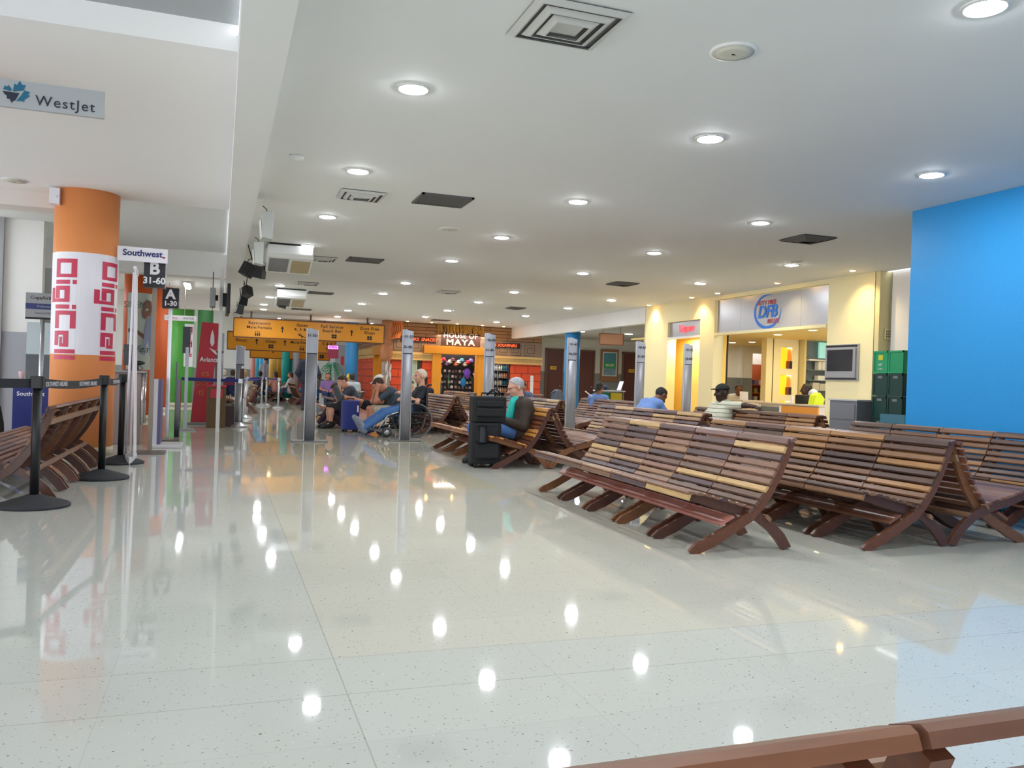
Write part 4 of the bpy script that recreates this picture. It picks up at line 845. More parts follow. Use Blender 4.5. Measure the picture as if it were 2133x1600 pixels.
TB = mat('carved_white_letter', (214, 202, 182), .6)
text('HOUSE OF', .27, TB, (8.70, -.11, 2.86), parent=hs, bold=.006, space=1.08); text('MAYA', .31, TB, (8.70, -.11, 2.60), parent=hs, bold=.01, space=1.15, sx=1.25)
th = MB(); rnd = random.Random(8); th.smooth = False
for i in range(150):
    xx = rnd.uniform(7.75, 9.65); zz = rnd.uniform(2.92, 3.02); yy = -rnd.uniform(.14, .24); ww = rnd.uniform(.008, .016); dx = rnd.uniform(-.03, .03)
    th.add([(xx, -.12, 3.26), (xx+ww, -.12, 3.26), (xx+ww+dx, yy, zz), (xx+dx, yy, zz), (xx, -.10, 3.26), (xx+ww, -.10, 3.26), (xx+ww+dx, yy+.01, zz), (xx+dx, yy+.01, zz)], [(0, 1, 2, 3), (7, 6, 5, 4), (0, 3, 7, 4), (1, 5, 6, 2), (3, 2, 6, 7)])
to_ = th.build('thatch', mat('palm_thatch', (196, 150, 66), .8, noise=.5, nscale=30), hs)
NR = mat('neon_orange', (255, 96, 48), .5, emit=1.6, ecol=(255, 96, 48))
for a_ in ((6.35, 7.75, -.10, -.06, 2.55, 2.76), (9.72, 11.15, -.10, -.06, 2.48, 2.68)): MB().box(*a_).build('led_panel', mat('led_backing', (54, 22, 18), .6), hs)
text('DRINKS  SNACKS', .165, NR, (7.12, -.105, 2.65), parent=hs, shear=.25, bold=.001); text('FREE SOUVENIRS', .155, NR, (10.42, -.105, 2.575), parent=hs, shear=.25, bold=.001)
# totem at the corner
tt_ = empty('totem_pole', (5.78, 30.6, 0), 0, 'carved terracotta totem at the left corner of the souvenir shop', 'totem')
TC = mat('terracotta_carving', (176, 118, 80), .8, noise=.25, nscale=9, bump=.6)
MB().lathe([(.15, 1.75), (.2, 1.9), (.24, 2.1), (.22, 2.3), (.15, 2.4), (.19, 2.44), (.19, 2.52), (.14, 2.56), (.17, 2.75), (.15, 2.95), (.2, 3.05), (.19, 3.28)], n=14).build('carved_head', TC, tt_)
MB().lathe([(.2, 0), (.17, .8), (.15, 1.75)], n=12).build('trunk', mat('grey_bark', (0, 0, 0)), tt_)
fl = MB(); rnd = random.Random(2)
for k in range(9):
    a = rnd.uniform(-.15, .16); z = rnd.uniform(.75, 1.6); ln = rnd.uniform(.25, .45); fl.ell((a, -.2-rnd.uniform(0, .06), z), (.025, .02, ln/2), 6)
fl.build('hanging_shells', mat('shell_white', (214, 204, 204), .4), tt_)
ct = empty('carved_corner_mask', (6.12, 30.84, 2.98), 0, 'orange carved plume panel right of the totem, under the ceiling', 'carving')
MB().prismY([(-.17, -.4), (.2, -.3), (.32, .1), (.28, .30), (-.17, .30)], -.06, .06).build('plume', mat('terracotta_orange', (206, 118, 64), .8, noise=.3, nscale=7, bump=.5), ct)
gp = MB()
for k in range(4): gp.tube([(-.1+k*.09, -.065, -.28+k*.06), (-.02+k*.08, -.07, .0), (-.08+k*.08, -.065, .26)], .008, 5)
gp.build('carved_line', GROOVE, ct)
# side wall of the shop
hw = empty('souvenir_shop_flank', (5.95, 31.05, 0), 0, 'side wall of the souvenir shop with an ochre doorway, behind the thick blue column', 'shop front')
MB().box(0, .3, 0, .9, 0, 1.95).box(0, .3, 2.4, 9, 0, 1.95).build('block_wall', OBR, hw); MB().box(-.06, .3, 0, 1.2, 1.95, 2.42).box(-.06, .3, 2.3, 9, 1.95, 2.42).build('sandstone_band', brick_mat('sandstone_blocks', (222, 184, 118), (214, 174, 106), (130, 92, 60), .4, .3, .015), hw)
MB().box(0, .3, 0, 9, 2.42, 3.4).build('stone_courses', LOG, hw); MB().box(-.2, .25, .9, 2.5, 2.05, 2.42).box(-.14, .25, .9, 1.15, 0, 2.05).box(-.14, .25, 2.2, 2.45, 0, 2.05).build('doorway', OCH, hw)
# interior of the shop
struct('wall_shop_back', MB().box(6.4, 12, 34.4, 34.5, 0, 3.2), mat('shop_inside', (120, 108, 104), .8))
struct('ceiling', MB().box(6.3, 12, 31.31, 34.4, 2.9, 3.0), WARMW)
pg = empty('louvred_shutter', (6.86, 31.25, 0), 0, 'pale green panelled shutter in the left opening of the souvenir shop', 'shutter')
mb = MB().box(-.40, .36, -.03, .03, 0, 1.86); mb.build('panel', mat('pale_green_glaze', (196, 212, 176), .4), pg)
MB().box(-.02, .02, -.05, -.03, 0, 1.86).box(-.40, -.36, -.05, -.03, 0, 1.86).box(.2, .24, -.05, -.03, 0, 1.86).box(-.4, .36, -.05, -.03, 1.3, 1.34).build('rail', mat('shutter_white', (226, 226, 210), .4), pg); MB().box(.24, .36, -.045, -.03, 0, 1.86).build('dark_strip', mat('bottle_green', (44, 84, 56), .5), pg)
l = bpy.data.lights.new('shop_light', 'AREA'); l.energy = 130; l.size = 2; l.color = (1, .94, .88); lo = bpy.data.objects.new('shop_light', l); COL.objects.link(lo); lo.location = (8.8, 31.6, 2.88)
rk = empty('display_rack', (8.9, 32.0, 0), 0, 'wire display rack in the ochre doorway, hung full of souvenirs', 'rack')
mb = MB()
for k in range(13): mb.box(-.72+k*.12, -.712+k*.12, -.005, .005, .1, 2.1)
for k in range(14): mb.box(-.72, .72, -.005, .005, .1+k*.15, .108+k*.15)
mb.build('wire_grid', DARK, rk); MB().box(-.74, .74, .03, .05, 0, 2.12).build('back_board', mat('rack_back', (52, 48, 52), .8), rk)
rnd = random.Random(5)
cols = [(70, 64, 66), (120, 110, 112), (196, 190, 190), (90, 84, 96), (46, 44, 50), (150, 140, 130), (222, 214, 206), (100, 88, 84), (168, 160, 170)]
magnet = {}
def souvenir(kind, x, z, c, label, s=1, y=31.93):
    o = empty(kind, (x, y, z), 0, label, kind.replace('_', ' ')); m = mat('souvenir_%d_%d_%d' % c, c, .5); return o, m
for i in range(54):
    gx, gz = i % 9, i//9; c = cols[rnd.randrange(len(cols))]; x = 8.26+gx*.15+rnd.uniform(-.02, .02); z = .45+gz*.21+rnd.uniform(-.02, .02)
    o = MB().prismY([(-.045, -.05), (.045, -.05), (.045, .03), (.02, .055), (-.02, .055), (-.045, .03)], -.02, .02).build('souvenir_magnet', mat('souvenir_%d_%d_%d' % c, c, .5)); o.location = (x, 31.95, z)
    tag(o, 'small grey or white souvenir hanging on the wire rack in the ochre doorway', 'souvenir', 'small souvenirs on the wire rack')
for i in range(12):
    c = [(226, 220, 214), (190, 40, 54), (150, 120, 160), (206, 206, 200), (120, 60, 70), (230, 140, 90), (214, 210, 206), (90, 150, 170), (236, 230, 220), (200, 36, 60), (146, 110, 190), (60, 56, 60)][i]
    o = empty('cap', (8.2+i*.125, 31.935-.01*(i % 2), 1.86+.09*math.sin(i*2.1)), 0, '%s from the left of the sun hats above the wire rack, %s one' % (ORD[i] if i < 10 else ('eleventh', 'twelfth')[i-10], ['white', 'red', 'mauve', 'pale', 'maroon', 'orange', 'off-white', 'teal', 'cream', 'crimson', 'violet', 'charcoal'][i]), 'hat', 'sun hats on the wire rack')
    MB().ell((0, 0, .02), (.09, .07, .085), 8).build('crown', mat('hat_%d' % i, c, .7), o); MB().ell((0, -.04, -.01), (.13, .10, .014), 8).build('brim', MATS['hat_%d' % i], o)
for nm, x, z, c, lb, sz in (('backpack', 9.30, 1.45, (110, 70, 200), 'purple drawstring bag hanging at the right of the wire rack', (.15, .07, .2)), ('backpack', 9.16, 1.08, (24, 130, 200), 'bright blue bag hanging below the purple one', (.12, .06, .18)),
                           ('towel', 8.22, 1.30, (212, 214, 40), 'yellow-green towel on the left edge of the doorway', (.045, .03, .32)), ('towel', 8.20, .82, (20, 112, 124), 'teal towel below the yellow-green one', (.09, .05, .26)), ('towel', 8.56, 1.15, (34, 120, 92), 'green scarf in the middle of the wire rack', (.04, .03, .28)), ('towel', 8.24, 1.68, (240, 120, 40), 'orange towel at the upper left of the doorway', (.05, .03, .12))):
    o = MB().ell((0, 0, 0), sz, 8).build(nm, mat('merch_%d_%d_%d' % c, c, .6)); o.location = (x, 31.995-sz[1], z); tag(o, lb, nm)
mq = empty('mannequin', (9.56, 31.7, .0), 0, 'mannequin in a black top and cap at the right side of the doorway', 'mannequin')
MB().tube([(0, 0, 0), (0, 0, .55)], .02).lathe([(.15, 0), (.15, .02)], n=12).build('stand', STEEL, mq); MQ = Matrix.Translation((0, 0, .55))
mb = MB(); mb.T = MQ; mb.ell((0, 0, .05), (.12, .09, .14)).build('hips', mat('mannequin_cream', (214, 200, 176), .5), mq); mb = MB(); mb.T = MQ; mb.lathe([(.10, .12), (.125, .25), (.11, .45), (.15, .62), (.06, .74)], n=14, sy=.6).build('top', mat('black_cloth', (30, 30, 34), .8), mq); mb = MB(); mb.T = MQ; mb.lathe([(.04, .72), (.04, .8)], n=10).ell((0, 0, .88), (.08, .09, .1)).build('head', MATS['mannequin_cream'], mq); mb = MB(); mb.T = MQ; mb.ell((0, 0, .93), (.085, .095, .07)).build('cap', MATS['black_cloth'], mq)
# drinks cabinet
dc = empty('drinks_cabinet', (10.3, 31.2, 0), 0, 'glass fronted drinks cabinet between the ochre doorway and the orange blocks', 'cabinet')
MB().box(-.50, .52, .38, .42, .1, 1.86).box(-.50, -.46, -.05, .4, 0, 1.86).box(.48, .52, -.05, .4, 0, 1.86).box(-.5, .52, -.05, .4, 0, .35).build('body', mat('cabinet_dark', (46, 50, 54), .5), dc)
for k in range(5): MB().box(-.46, .48, 0, .38, .42+k*.29, .435+k*.29).build('shelf', mat('shelf_metal', (120, 120, 120), .4), dc)
for sx in (-.25, .27): MB().box(sx-.24, sx-.22, -.05, -.03, .36, 1.85).build('door_frame', mat('door_alu', (150, 130, 116), .4), dc)
k = 0
bcol = [(222, 150, 110), (230, 220, 200), (60, 110, 120), (210, 200, 190)]
for sh_ in range(5):
    for i in range(13):
        if rnd.random() < .06: continue
        c = bcol[(sh_*2+i//5) % 4]; o = MB().lathe([(.026, 0), (.027, .12), (.012, .16), (.012, .195)], n=10).build('drink_bottle', mat('bottle_%d' % ((sh_*2+i//5) % 4), c, .3)); o.location = (9.88+i*.073, 31.32, .436+sh_*.29)
        tag(o, 'small bottle in a row on a shelf of the drinks cabinet', 'bottle', 'bottles in the drinks cabinet')
l = bpy.data.lights.new('cabinet_light', 'AREA'); l.energy = 5; l.size = .8; lo = bpy.data.objects.new('cabinet_light', l); COL.objects.link(lo); lo.location = (10.3, 31.25, 1.84)
# things left of the shop: neon sign, palm, yellow easel, glass door
nn = empty('lit_sign', (3.78, 30.2, 0), 0, 'small maroon board with a glowing purple OPEN strip on a slim post', 'sign')
MB().box(-.2, .2, -.02, .02, 1.78, 2.26).build('board', mat('maroon_board', (140, 28, 60), .5), nn); MB().box(-.18, .18, -.028, -.02, 2.12, 2.24).build('lit_strip', mat('purple_glow', (214, 120, 255), .5, emit=3.5, ecol=(206, 110, 255)), nn)
text('OPEN', .11, mat('open_letter', (120, 30, 150), .5), (0, -.03, 2.18), parent=nn, bold=.004); MB().box(-.012, .012, -.012, .012, 0, 1.78).build('post', CHROME, nn); MB().lathe([(.16, 0), (.15, .02)], n=16).build('base', STEEL, nn)
pm = empty('potted_palm', (4.05, 33.0, 0), 0, 'green palm with feathery fronds left of the blue column', 'palm')
MB().lathe([(.16, 0), (.2, .4), (.21, .42)], n=16).build('pot', mat('pot_dark', (60, 52, 48), .7), pm); MB().tube([(0, 0, .4), (.02, 0, 1.0), (0, 0, 1.6)], [.05, .04, .03]).build('stem', mat('palm_stem', (70, 100, 50), .7), pm)
rnd = random.Random(4); fr = MB()
for k in range(11):
    a = k*2.4; hh = rnd.uniform(.42, .62); lift = rnd.uniform(.25, .6)
    pt = lambda t: Vector((math.cos(a)*t*hh, math.sin(a)*t*hh*.8, 1.55+lift*1.5*t-1.15*t*t))
    for i in range(10):
        p, q = pt(i/10), pt((i+1)/10); fr.add([p+Vector((0, 0, .006)), q+Vector((0, 0, .006)), q-Vector((0, 0, .006)), p-Vector((0, 0, .006))], [(0, 1, 2, 3)])
        for s_ in (-1, 1):
            w_ = .16*math.sin(math.pi*(.15+.8*i/10)); e = q+Vector((-math.sin(a)*s_*w_, math.cos(a)*s_*w_, -.10-.05*(i % 2))); fr.add([p, p.lerp(q, .55), e], [(0, 1, 2)])
fr.build('fronds', mat('palm_green', (58, 150, 96), .6, noise=.25, nscale=6), pm)
ye = empty('a_frame_board', (4.15, 29.0, 0), R(10), 'yellow folded A-frame board standing in front of the palm', 'board')
MB().add([(-.3, -.02, 0), (-.24, -.02, 0), (.06, 0, 1.25), (0, 0, 1.25), (-.3, .02, 0), (-.24, .02, 0), (.06, .02, 1.25), (0, .02, 1.25)], [(0, 1, 2, 3), (7, 6, 5, 4), (0, 3, 7, 4), (1, 5, 6, 2), (3, 2, 6, 7), (0, 4, 5, 1)]).build('leaning_leg', mat('bright_yellow', (234, 196, 48), .5), ye)
MB().prismY([(-.24, 0), (.12, 0), (.08, 1.25), (.04, 1.25)], 0, .03).build('panel', mat('olive_yellow', (176, 140, 50), .5), ye)
gd = empty('glass_door', (4.7, 33.4, 0), 0, 'glass shop door with posters between the palm and the blue column', 'door')
MB().box(-.42, .42, -.01, .01, .05, 2.4).build('pane', mat('tinted_glass', (170, 178, 184), .15), gd); MB().box(-.46, -.42, -.03, .03, 0, 2.45).box(.42, .46, -.03, .03, 0, 2.45).box(-.03, .03, -.03, .03, 0, 2.45).box(-.46, .46, -.03, .03, 2.4, 2.45).build('frame', mat('pale_frame', (206, 206, 202), .4), gd)
MB().box(-.2, -.08, -.02, -.012, 1.6, 1.95).build('sticker', mat('sticker_red', (206, 50, 70), .5), gd)
# ================================================================ CORRIDOR
DM = mat('mahogany_door', (92, 44, 32), .35, noise=.25, nscale=4, stretch=(1, 1, 8)); FRM = mat('door_frame_brown', (110, 76, 54), .5)
for i, (x0, x1) in enumerate(((12.72, 13.40), (14.10, 14.84), (16.25, 16.95))):
    o = empty('door_%d' % (i+1), (0, 31.93, 0)); o['kind'] = 'structure'
    MB().box(x0-.06, x0, -.03, .05, 0, 2.6).box(x1, x1+.06, -.03, .05, 0, 2.6).box(x0-.06, x1+.06, -.03, .05, 2.54, 2.6).build('door_frame', FRM, o)
    MB().box(x0, x1, 0, .04, 0, 2.54).build('door_leaf', DM, o); MB().box(x0+.08, x1-.08, -.015, 0, .2, 1.0).box(x0+.08, x1-.08, -.015, 0, 1.15, 2.1).box(x0+.08, x1-.08, -.015, 0, 2.2, 2.45).build('door_panel', DM, o)
    MB().cyl((x1-.08, -.06, 1.05), (x1-.08, 0, 1.05), .03).build('door_handle', STEEL, o)
for x0, lb, t in ((13.0, 'small yellow door plate on the leftmost wooden door', '1 Office'), (16.62, 'small yellow door plate on the rightmost wooden door', '3 Office')):
    o = empty('door_plate', (x0, 31.9, 1.80), 0, lb, 'door plate'); MB().box(-.14, .14, -.012, 0, -.07, .07).build('plate', mat('plate_yellow', (232, 176, 44), .5), o); text(t, .09, INK, (0, -.014, 0), parent=o)
mu = empty('framed_poster', (15.58, 31.95, 2.02), 0, 'wooden framed green and white poster between the middle and right wooden doors', 'picture')
MB().box(-.42, .42, -.05, 0, -.72, .66).build('frame', mat('frame_wood', (142, 96, 62), .5), mu, bevel=.01); MB().box(-.33, .33, -.06, -.05, -.48, .54).build('mount', mat('mount_cream', (222, 220, 200), .6), mu)
MB().box(-.29, .29, -.063, -.06, .12, .5).build('printed_sky', mat('print_blue', (76, 130, 138), .6, noise=.4, nscale=9), mu); MB().box(-.29, .29, -.064, -.06, -.16, .12).build('printed_field', mat('print_green', (60, 150, 84), .6), mu); MB().box(-.29, .29, -.063, -.06, -.45, -.16).build('printed_water', mat('print_grey', (120, 142, 150), .6, noise=.5, nscale=8), mu)
text('BELIZE', .13, TB, (0, -.066, -.02), parent=mu, bold=.004)
hf = empty('hanging_board', (11.75, 24.0, 2.62), R(-8), 'blank copper coloured framed board hanging in the corridor mouth', 'sign')
MB().box(-.38, .38, -.02, .02, -.16, .16).build('panel', mat('copper_panel', (206, 150, 112), .5), hf); fr = MB().box(-.41, .41, -.035, .035, .16, .19).box(-.41, .41, -.035, .035, -.19, -.16).box(-.41, -.38, -.035, .035, -.16, .16).box(.38, .41, -.035, .035, -.16, .16); fr.build('frame', mat('frame_wood2', (150, 92, 62), .5), hf)
MB().tube([(-.3, 0, .19), (-.3, 0, .43)], .005).tube([(.3, 0, .19), (.3, 0, .43)], .005).build('hanger', DARK, hf)
tbl = empty('table', (13.2, 27.0, 0), 0, 'white cloth covered table under the framed poster', 'table')
MB().box(-.5, .5, -.3, .3, .93, .97).build('table_top', VINYL, tbl)
for sx in (-.45, .45):
    for sy in (-.25, .25): MB().cyl((sx, sy, 0), (sx, sy, .93), .02).build('leg', STEEL, tbl)
for nm, c, x0, x1, lb in (('crate', (30, 130, 84), 12.75, 13.12, 'green box under the white table'), ('crate', (226, 196, 60), 13.16, 13.6, 'yellow box under the white table')):
    o = MB().box(x0-.0, x1, 26.75, 27.2, .45, .88).build(nm, mat('box_%d' % c[0], c, .5), bevel=.01); tag(o, lb, 'box')
lp = empty('laptop', (13.45, 26.95, .97), R(10), 'open white laptop on the white table', 'laptop'); MB().box(-.18, .18, -.12, .12, 0, .02).build('base', GREYP, lp); MB().add([(.12, -.12, .02), (.12, .12, .02), (.24, .12, .34), (.24, -.12, .34), (.13, -.12, .02), (.13, .12, .02), (.25, .12, .34), (.25, -.12, .34)], [(0, 3, 2, 1), (4, 5, 6, 7), (0, 4, 7, 3), (1, 2, 6, 5), (3, 7, 6, 2)]).build('screen', VINYL, lp)
o = MB().ell((0, 0, .09), (.2, .12, .09)).ell((-.15, .02, .14), (.1, .08, .08)).build('cloth_bag', mat('navy_cloth', (40, 52, 84), .8, bump=.5, nscale=10)); o.location = (12.95, 26.95, .97); tag(o, 'heap of dark blue cloth and bags on the white table', 'bag')
o = MB().box(-.05, .05, -.01, .01, 0, 1.37).build('white_board_strip', WHITE); o.location = (9.16, 24.2, .0); tag(o, 'narrow pale sign leaning before the leftmost wooden door', 'sign')
# ================================================================ DUTY FREE SHOP
YP = mat('yellow_room_paint', (248, 214, 118), .6); SP = mat('satin_sign_panel', (172, 172, 176), .3, metal=.6, noise=.04, nscale=30); GW2 = mat('grey_wall', (126, 130, 132), .6)
x = 10.75
struct('ceiling', MB().box(x+.25, 16.2, 11.6, 21.2, 2.46, 2.5), mat('shop_ceiling', (236, 208, 136), .6))
struct('wall_shop_back', MB().box(16.0, 16.2, 11.6, 21.2, 0, 2.46), YP)
struct('wall_shop_left', MB().box(11.4, 14.96, 21.0, 21.2, 1.5, 2.46).box(14.48, 14.56, 20.9, 21.0, 1.5, 2.46).box(14.96, 16.0, 21.0, 21.2, 2.25, 2.46), WHITE)
struct('wall_shop_left', MB().box(11.4, 14.96, 20.98, 21.2, 0, 1.5).box(14.48, 14.56, 20.88, 20.98, 0, 1.5), GW2)
struct('wall_liquor', MB().box(x+.25, 11.45, 19.80, 19.9, 0, 2.46).box(11.4, 11.45, 17.15, 19.9, 0, 2.46).box(x+.25, 11.45, 17.1, 17.15, 0, 2.46), YP)
fs = empty('fascia_sign', (x+.07, 14.70, 0), 0, 'brushed grey shop sign with the blue DFB Duty Free Belize emblem', 'sign')
for a, b, nm in ((-1.89, -1.05, 1), (-1.045, .98, 2), (.985, 1.88, 3)): MB().box(0, .04, a, b, 2.44, 3.19).build('panel', SP, fs)
MB().box(-.09, .06, -1.89, 1.88, 2.38, 2.44).build('lower_ledge', CREAM, fs)
DB = mat('dfb_blue', (22, 112, 210), .4); DR = mat('dfb_red', (186, 44, 56), .5)
ring = MB(); n = 44; cy_, cz_ = .02, 2.82
for k in range(n):
    a0, a1 = R(70)+R(300)*k/n, R(70)+R(300)*(k+1)/n; w0, w1 = .035*math.sin(math.pi*k/n)**.7, .035*math.sin(math.pi*(k+1)/n)**.7
    P_ = lambda a, w_, q: (-.004, cy_-(.44+w_*q)*math.cos(a), cz_+(.345+w_*q)*math.sin(a))
    ring.add([P_(a0, w0, -1), P_(a1, w1, -1), P_(a1, w1, 1), P_(a0, w0, 1)], [(0, 1, 2, 3)])
ring.build('emblem_ring', DB, fs)
text('DUTY FREE', .13, DR, (-.006, .08, 3.0), n=(-1, 0, 0), parent=fs, shear=.2, bold=.001); text('DFB', .36, DB, (-.01, .03, 2.80), n=(-1, 0, 0), parent=fs, shear=.2, bold=.008, sx=1.05, space=.95); text('BELIZE', .13, DR, (-.006, -.17, 2.60), n=(-1, 0, 0), parent=fs, shear=.2, bold=.001)
ls = empty('fascia_sign', (x+.07, 17.95, 0), 0, 'grey sign reading Liquor in red neon above the narrow doorway', 'sign')
MB().box(0, .04, -.75, .77, 2.42, 2.8).build('panel', SP, ls); MB().box(-.07, .06, -.75, .77, 2.37, 2.42).build('lower_ledge', RIM, ls)
text('Liquor', .25, mat('neon_red', (255, 40, 60), .5, emit=2.2, ecol=(255, 36, 56)), (-.02, -.05, 2.62), n=(-1, 0, 0), parent=ls, bold=.002, space=1.05)
def plight(x_, y_, z_, e, c, s=.3, nm='shop_lamp', rot=(0, 0, 0)):
    l = bpy.data.lights.new(nm, 'AREA'); l.energy = e; l.size = s; l.color = c; lo = bpy.data.objects.new(nm, l); COL.objects.link(lo); lo.location = (x_, y_, z_); lo.rotation_euler = rot
plight(11.1, 18.4, 2.4, 28, (1, .84, .5), .3); plight(13.0, 15.5, 2.4, 60, (1, .84, .5), 2.2); plight(13.4, 19.3, 2.4, 28, (1, .94, .8), 1.5)
SG_ = mat('shop_lamp_glow', (255, 226, 160), .5, emit=9)
for i, (a, b) in enumerate(((12.24, 18.39), (12.14, 16.11), (11.73, 14.41), (13.4, 19.77), (14.4, 19.54), (13.57, 19.1))):
    downlight(a, b, 2.46, 'small recessed lamp in the yellow ceiling of the duty free shop, %s' % ('front left', 'front middle', 'front right', 'rear left', 'rear right', 'rear middle')[i], .09, SG_, 'duty free shop lamps')
# display wall with lit niches
dw = empty('niche_wall', (0, 17.5, 0), 0, 'cream display wall with three glowing orange niches in the duty free shop', 'display wall')
MB().box(12.87, 13.06, 0, .2, 0, 2.46).box(13.09, 13.3, 0, .2, 0, 2.46).box(13.64, 13.84, 0, .2, 0, 2.46).box(13.3, 13.64, 0, .2, 2.25, 2.46).box(13.3, 13.64, 0, .2, 1.56, 1.72).box(13.3, 13.64, 0, .2, .90, 1.06).box(13.3, 13.64, 0, .2, 0, .4).build('wall_panel', CREAM, dw)
MB().box(13.06, 13.09, .02, .1, 0, 2.46).build('slot', DARK, dw)
NG = mat('niche_yellow_glow', (255, 196, 30), .5, emit=.75, ecol=(255, 190, 24)); NO = mat('niche_orange_glow', (240, 140, 40), .5, emit=.25, ecol=(240, 130, 30))  # emission stands in for lamplight on the niche surfaces
for z0, z1 in ((1.72, 2.25), (1.06, 1.56), (.4, .9)):
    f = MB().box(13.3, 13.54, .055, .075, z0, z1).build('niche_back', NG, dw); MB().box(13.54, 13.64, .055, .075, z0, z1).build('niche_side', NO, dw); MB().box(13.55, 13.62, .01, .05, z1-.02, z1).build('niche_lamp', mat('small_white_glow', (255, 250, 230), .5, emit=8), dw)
for z0, lb in ((1.72, 'upper'), (1.06, 'middle')):
    for k in (0, 1):
        o = MB().box(13.5+k*.075, 13.56+k*.08, 17.48, 17.54, z0+.001, z0+.19).build('perfume_box', mat(('box_brown', 'box_black')[k], ((120, 60, 50), (40, 30, 30))[k], .5)); tag(o, '%s perfume box in the %s glowing niche' % (('brown', 'black')[k], lb), 'box')
sw_ = empty('glass_shelf_wall', (0, 17.3, 0), 0, 'grey wall with three glass shelves at the back of the duty free shop', 'shelving')
MB().box(13.9, 16.0, .3, .4, 0, 2.46).build('back_panel', GW2, sw_); MB().box(13.86, 13.92, .0, .4, 0, 2.46).build('end_panel', CREAMD, sw_)
for z in (1.18, 1.44, 1.70): MB().box(14.0, 15.6, 0, .3, z, z+.012).build('shelf', mat('glass_edge', (120, 150, 146), .15), sw_)
MB().box(14.0, 15.6, -.02, .3, 1.94, 1.98).build('bulkhead', RIM, sw_)
lb_ = empty('light_box', (14.8, 17.4, 2.02), 0, 'illuminated white poster box above the glass shelves', 'light box')
MB().box(-.42, -.0, -.03, .03, 0, .4).build('teal_poster', mat('poster_glow_teal', (150, 210, 200), .5, emit=.7), lb_); MB().box(.02, .5, -.03, .03, 0, .4).build('white_poster', mat('poster_glow_white', (240, 246, 246), .5, emit=.9), lb_)
fg = MB(); fg.add([(-.25, -.034, .02), (-.16, -.034, .05), (-.19, -.034, .36), (-.23, -.034, .34)], [(0, 1, 2, 3)]); fg.add([(.08, -.034, .1), (.3, -.034, .05), (.36, -.034, .3), (.2, -.034, .2)], [(0, 1, 2, 3)]); fg.add([(.3, -.034, .3), (.44, -.034, .1), (.4, -.034, .34)], [(0, 1, 2)]); fg.build('printed_figure', mat('print_dark', (70, 56, 54), .6), lb_)
rnd = random.Random(9)
items = [(14.35, 1.712, .10, .22, 'w'), (14.47, 1.712, .08, .22, 'w'), (14.57, 1.712, .08, .2, 'w'), (14.67, 1.712, .08, .2, 'w'), (14.35, 1.452, .22, .12, 'w'), (14.75, 1.452, .16, .22, 'w'), (14.2, 1.192, .2, .2, 'c'), (14.42, 1.192, .2, .18, 'c'), (14.66, 1.192, .08, .17, 'p'), (14.76, 1.192, .2, .16, 'b')]
for i, (a, z, ww, hh, c) in enumerate(items):
    o = MB().box(a, a+ww, 17.36, 17.5, z, z+hh).build('boxed_cosmetic', mat('goods_'+c, {'w': (232, 232, 228), 'c': (200, 196, 184), 'p': (230, 90, 140), 'b': (30, 100, 170)}[c], .5))
    tag(o, '%s box on the %s glass shelf, %s on it' % ({'w': 'white', 'c': 'beige', 'p': 'pink', 'b': 'blue'}[c], 'top' if z > 1.7 else 'middle' if z > 1.4 else 'bottom', ['first', 'second', 'third', 'last', 'first', 'last', 'first', 'second', 'third', 'last'][i]), 'box')
# back room seen through the doorway
br = empty('wooden_shelf_unit', (15.5, 21.6, 0), 0, 'reddish wooden shelf unit seen through the rear doorway of the shop', 'shelving')
MB().box(-.6, .6, .3, .34, 0, 1.95).box(-.6, -.56, 0, .34, 0, 1.95).box(.56, .6, 0, .34, 0, 1.95).box(-.6, .6, 0, .34, 0, .55).build('carcass', mat('cherry_wood', (168, 82, 42), .5), br)
for z in (.8, 1.05, 1.3): MB().box(-.56, .56, 0, .3, z, z+.02).build('shelf', MATS['cherry_wood'], br)
for i in range(12):
    o = MB().box(0, .12, 0, .15, 0, .14).build('carton', mat('carton_%d' % (i % 3), ((150, 130, 60), (90, 86, 110), (206, 200, 196))[i % 3], .6)); o.location = (15.0+(i % 4)*.26, 21.65, (.82, 1.07, 1.32)[i//4]); tag(o, 'small carton on the reddish shelf unit in the rear doorway', 'box', 'cartons on the reddish shelf unit')
plight(15.5, 21.4, 2.8, 14, (1, .95, .9), .4)
struct('wall_shop_rear', MB().box(14.4, 16.8, 22.1, 22.2, 0, 2.9).box(16.2, 16.3, 21.2, 22.2, 0, 2.9), WHITE)
# counters
k1 = empty('shop_counter', (12.2, 17.6, 0), 0, 'rounded pale counter at the left of the duty free shop', 'counter')
pr = [(-.25, -.5), (.3, -.5), (.3, .75), (-.25, .75), (-.36, .4), (-.40, .1), (-.36, -.25)]
MB().prism(pr, 0, .86).build('body', mat('pale_laminate', (214, 200, 186), .4), k1); MB().prism([(a*1.06, b*1.04) for a, b in pr], .86, .90).build('top', mat('counter_top', (198, 186, 168), .35), k1); MB().box(-.42, -.39, .2, .6, .3, .78).build('glass_front', mat('dark_glass', (0, 0, 0)), k1)
k2 = empty('shop_counter', (12.2, 15.3, 0), 0, 'long counter with an orange front panel and a glass display end', 'counter')
MB().box(-.2, .4, -.85, 1.25, 0, .84).build('body', mat('pale_laminate', (0, 0, 0)), k2); MB().box(-.26, .44, -.9, 1.3, .84, .88).build('top', mat('counter_top', (0, 0, 0)), k2, bevel=.01)
MB().box(-.24, -.2, -.85, .35, .02, .82).build('front_panel', mat('orange_veneer', (222, 146, 58), .4, noise=.06, nscale=3, stretch=(1, 1, 8)), k2)
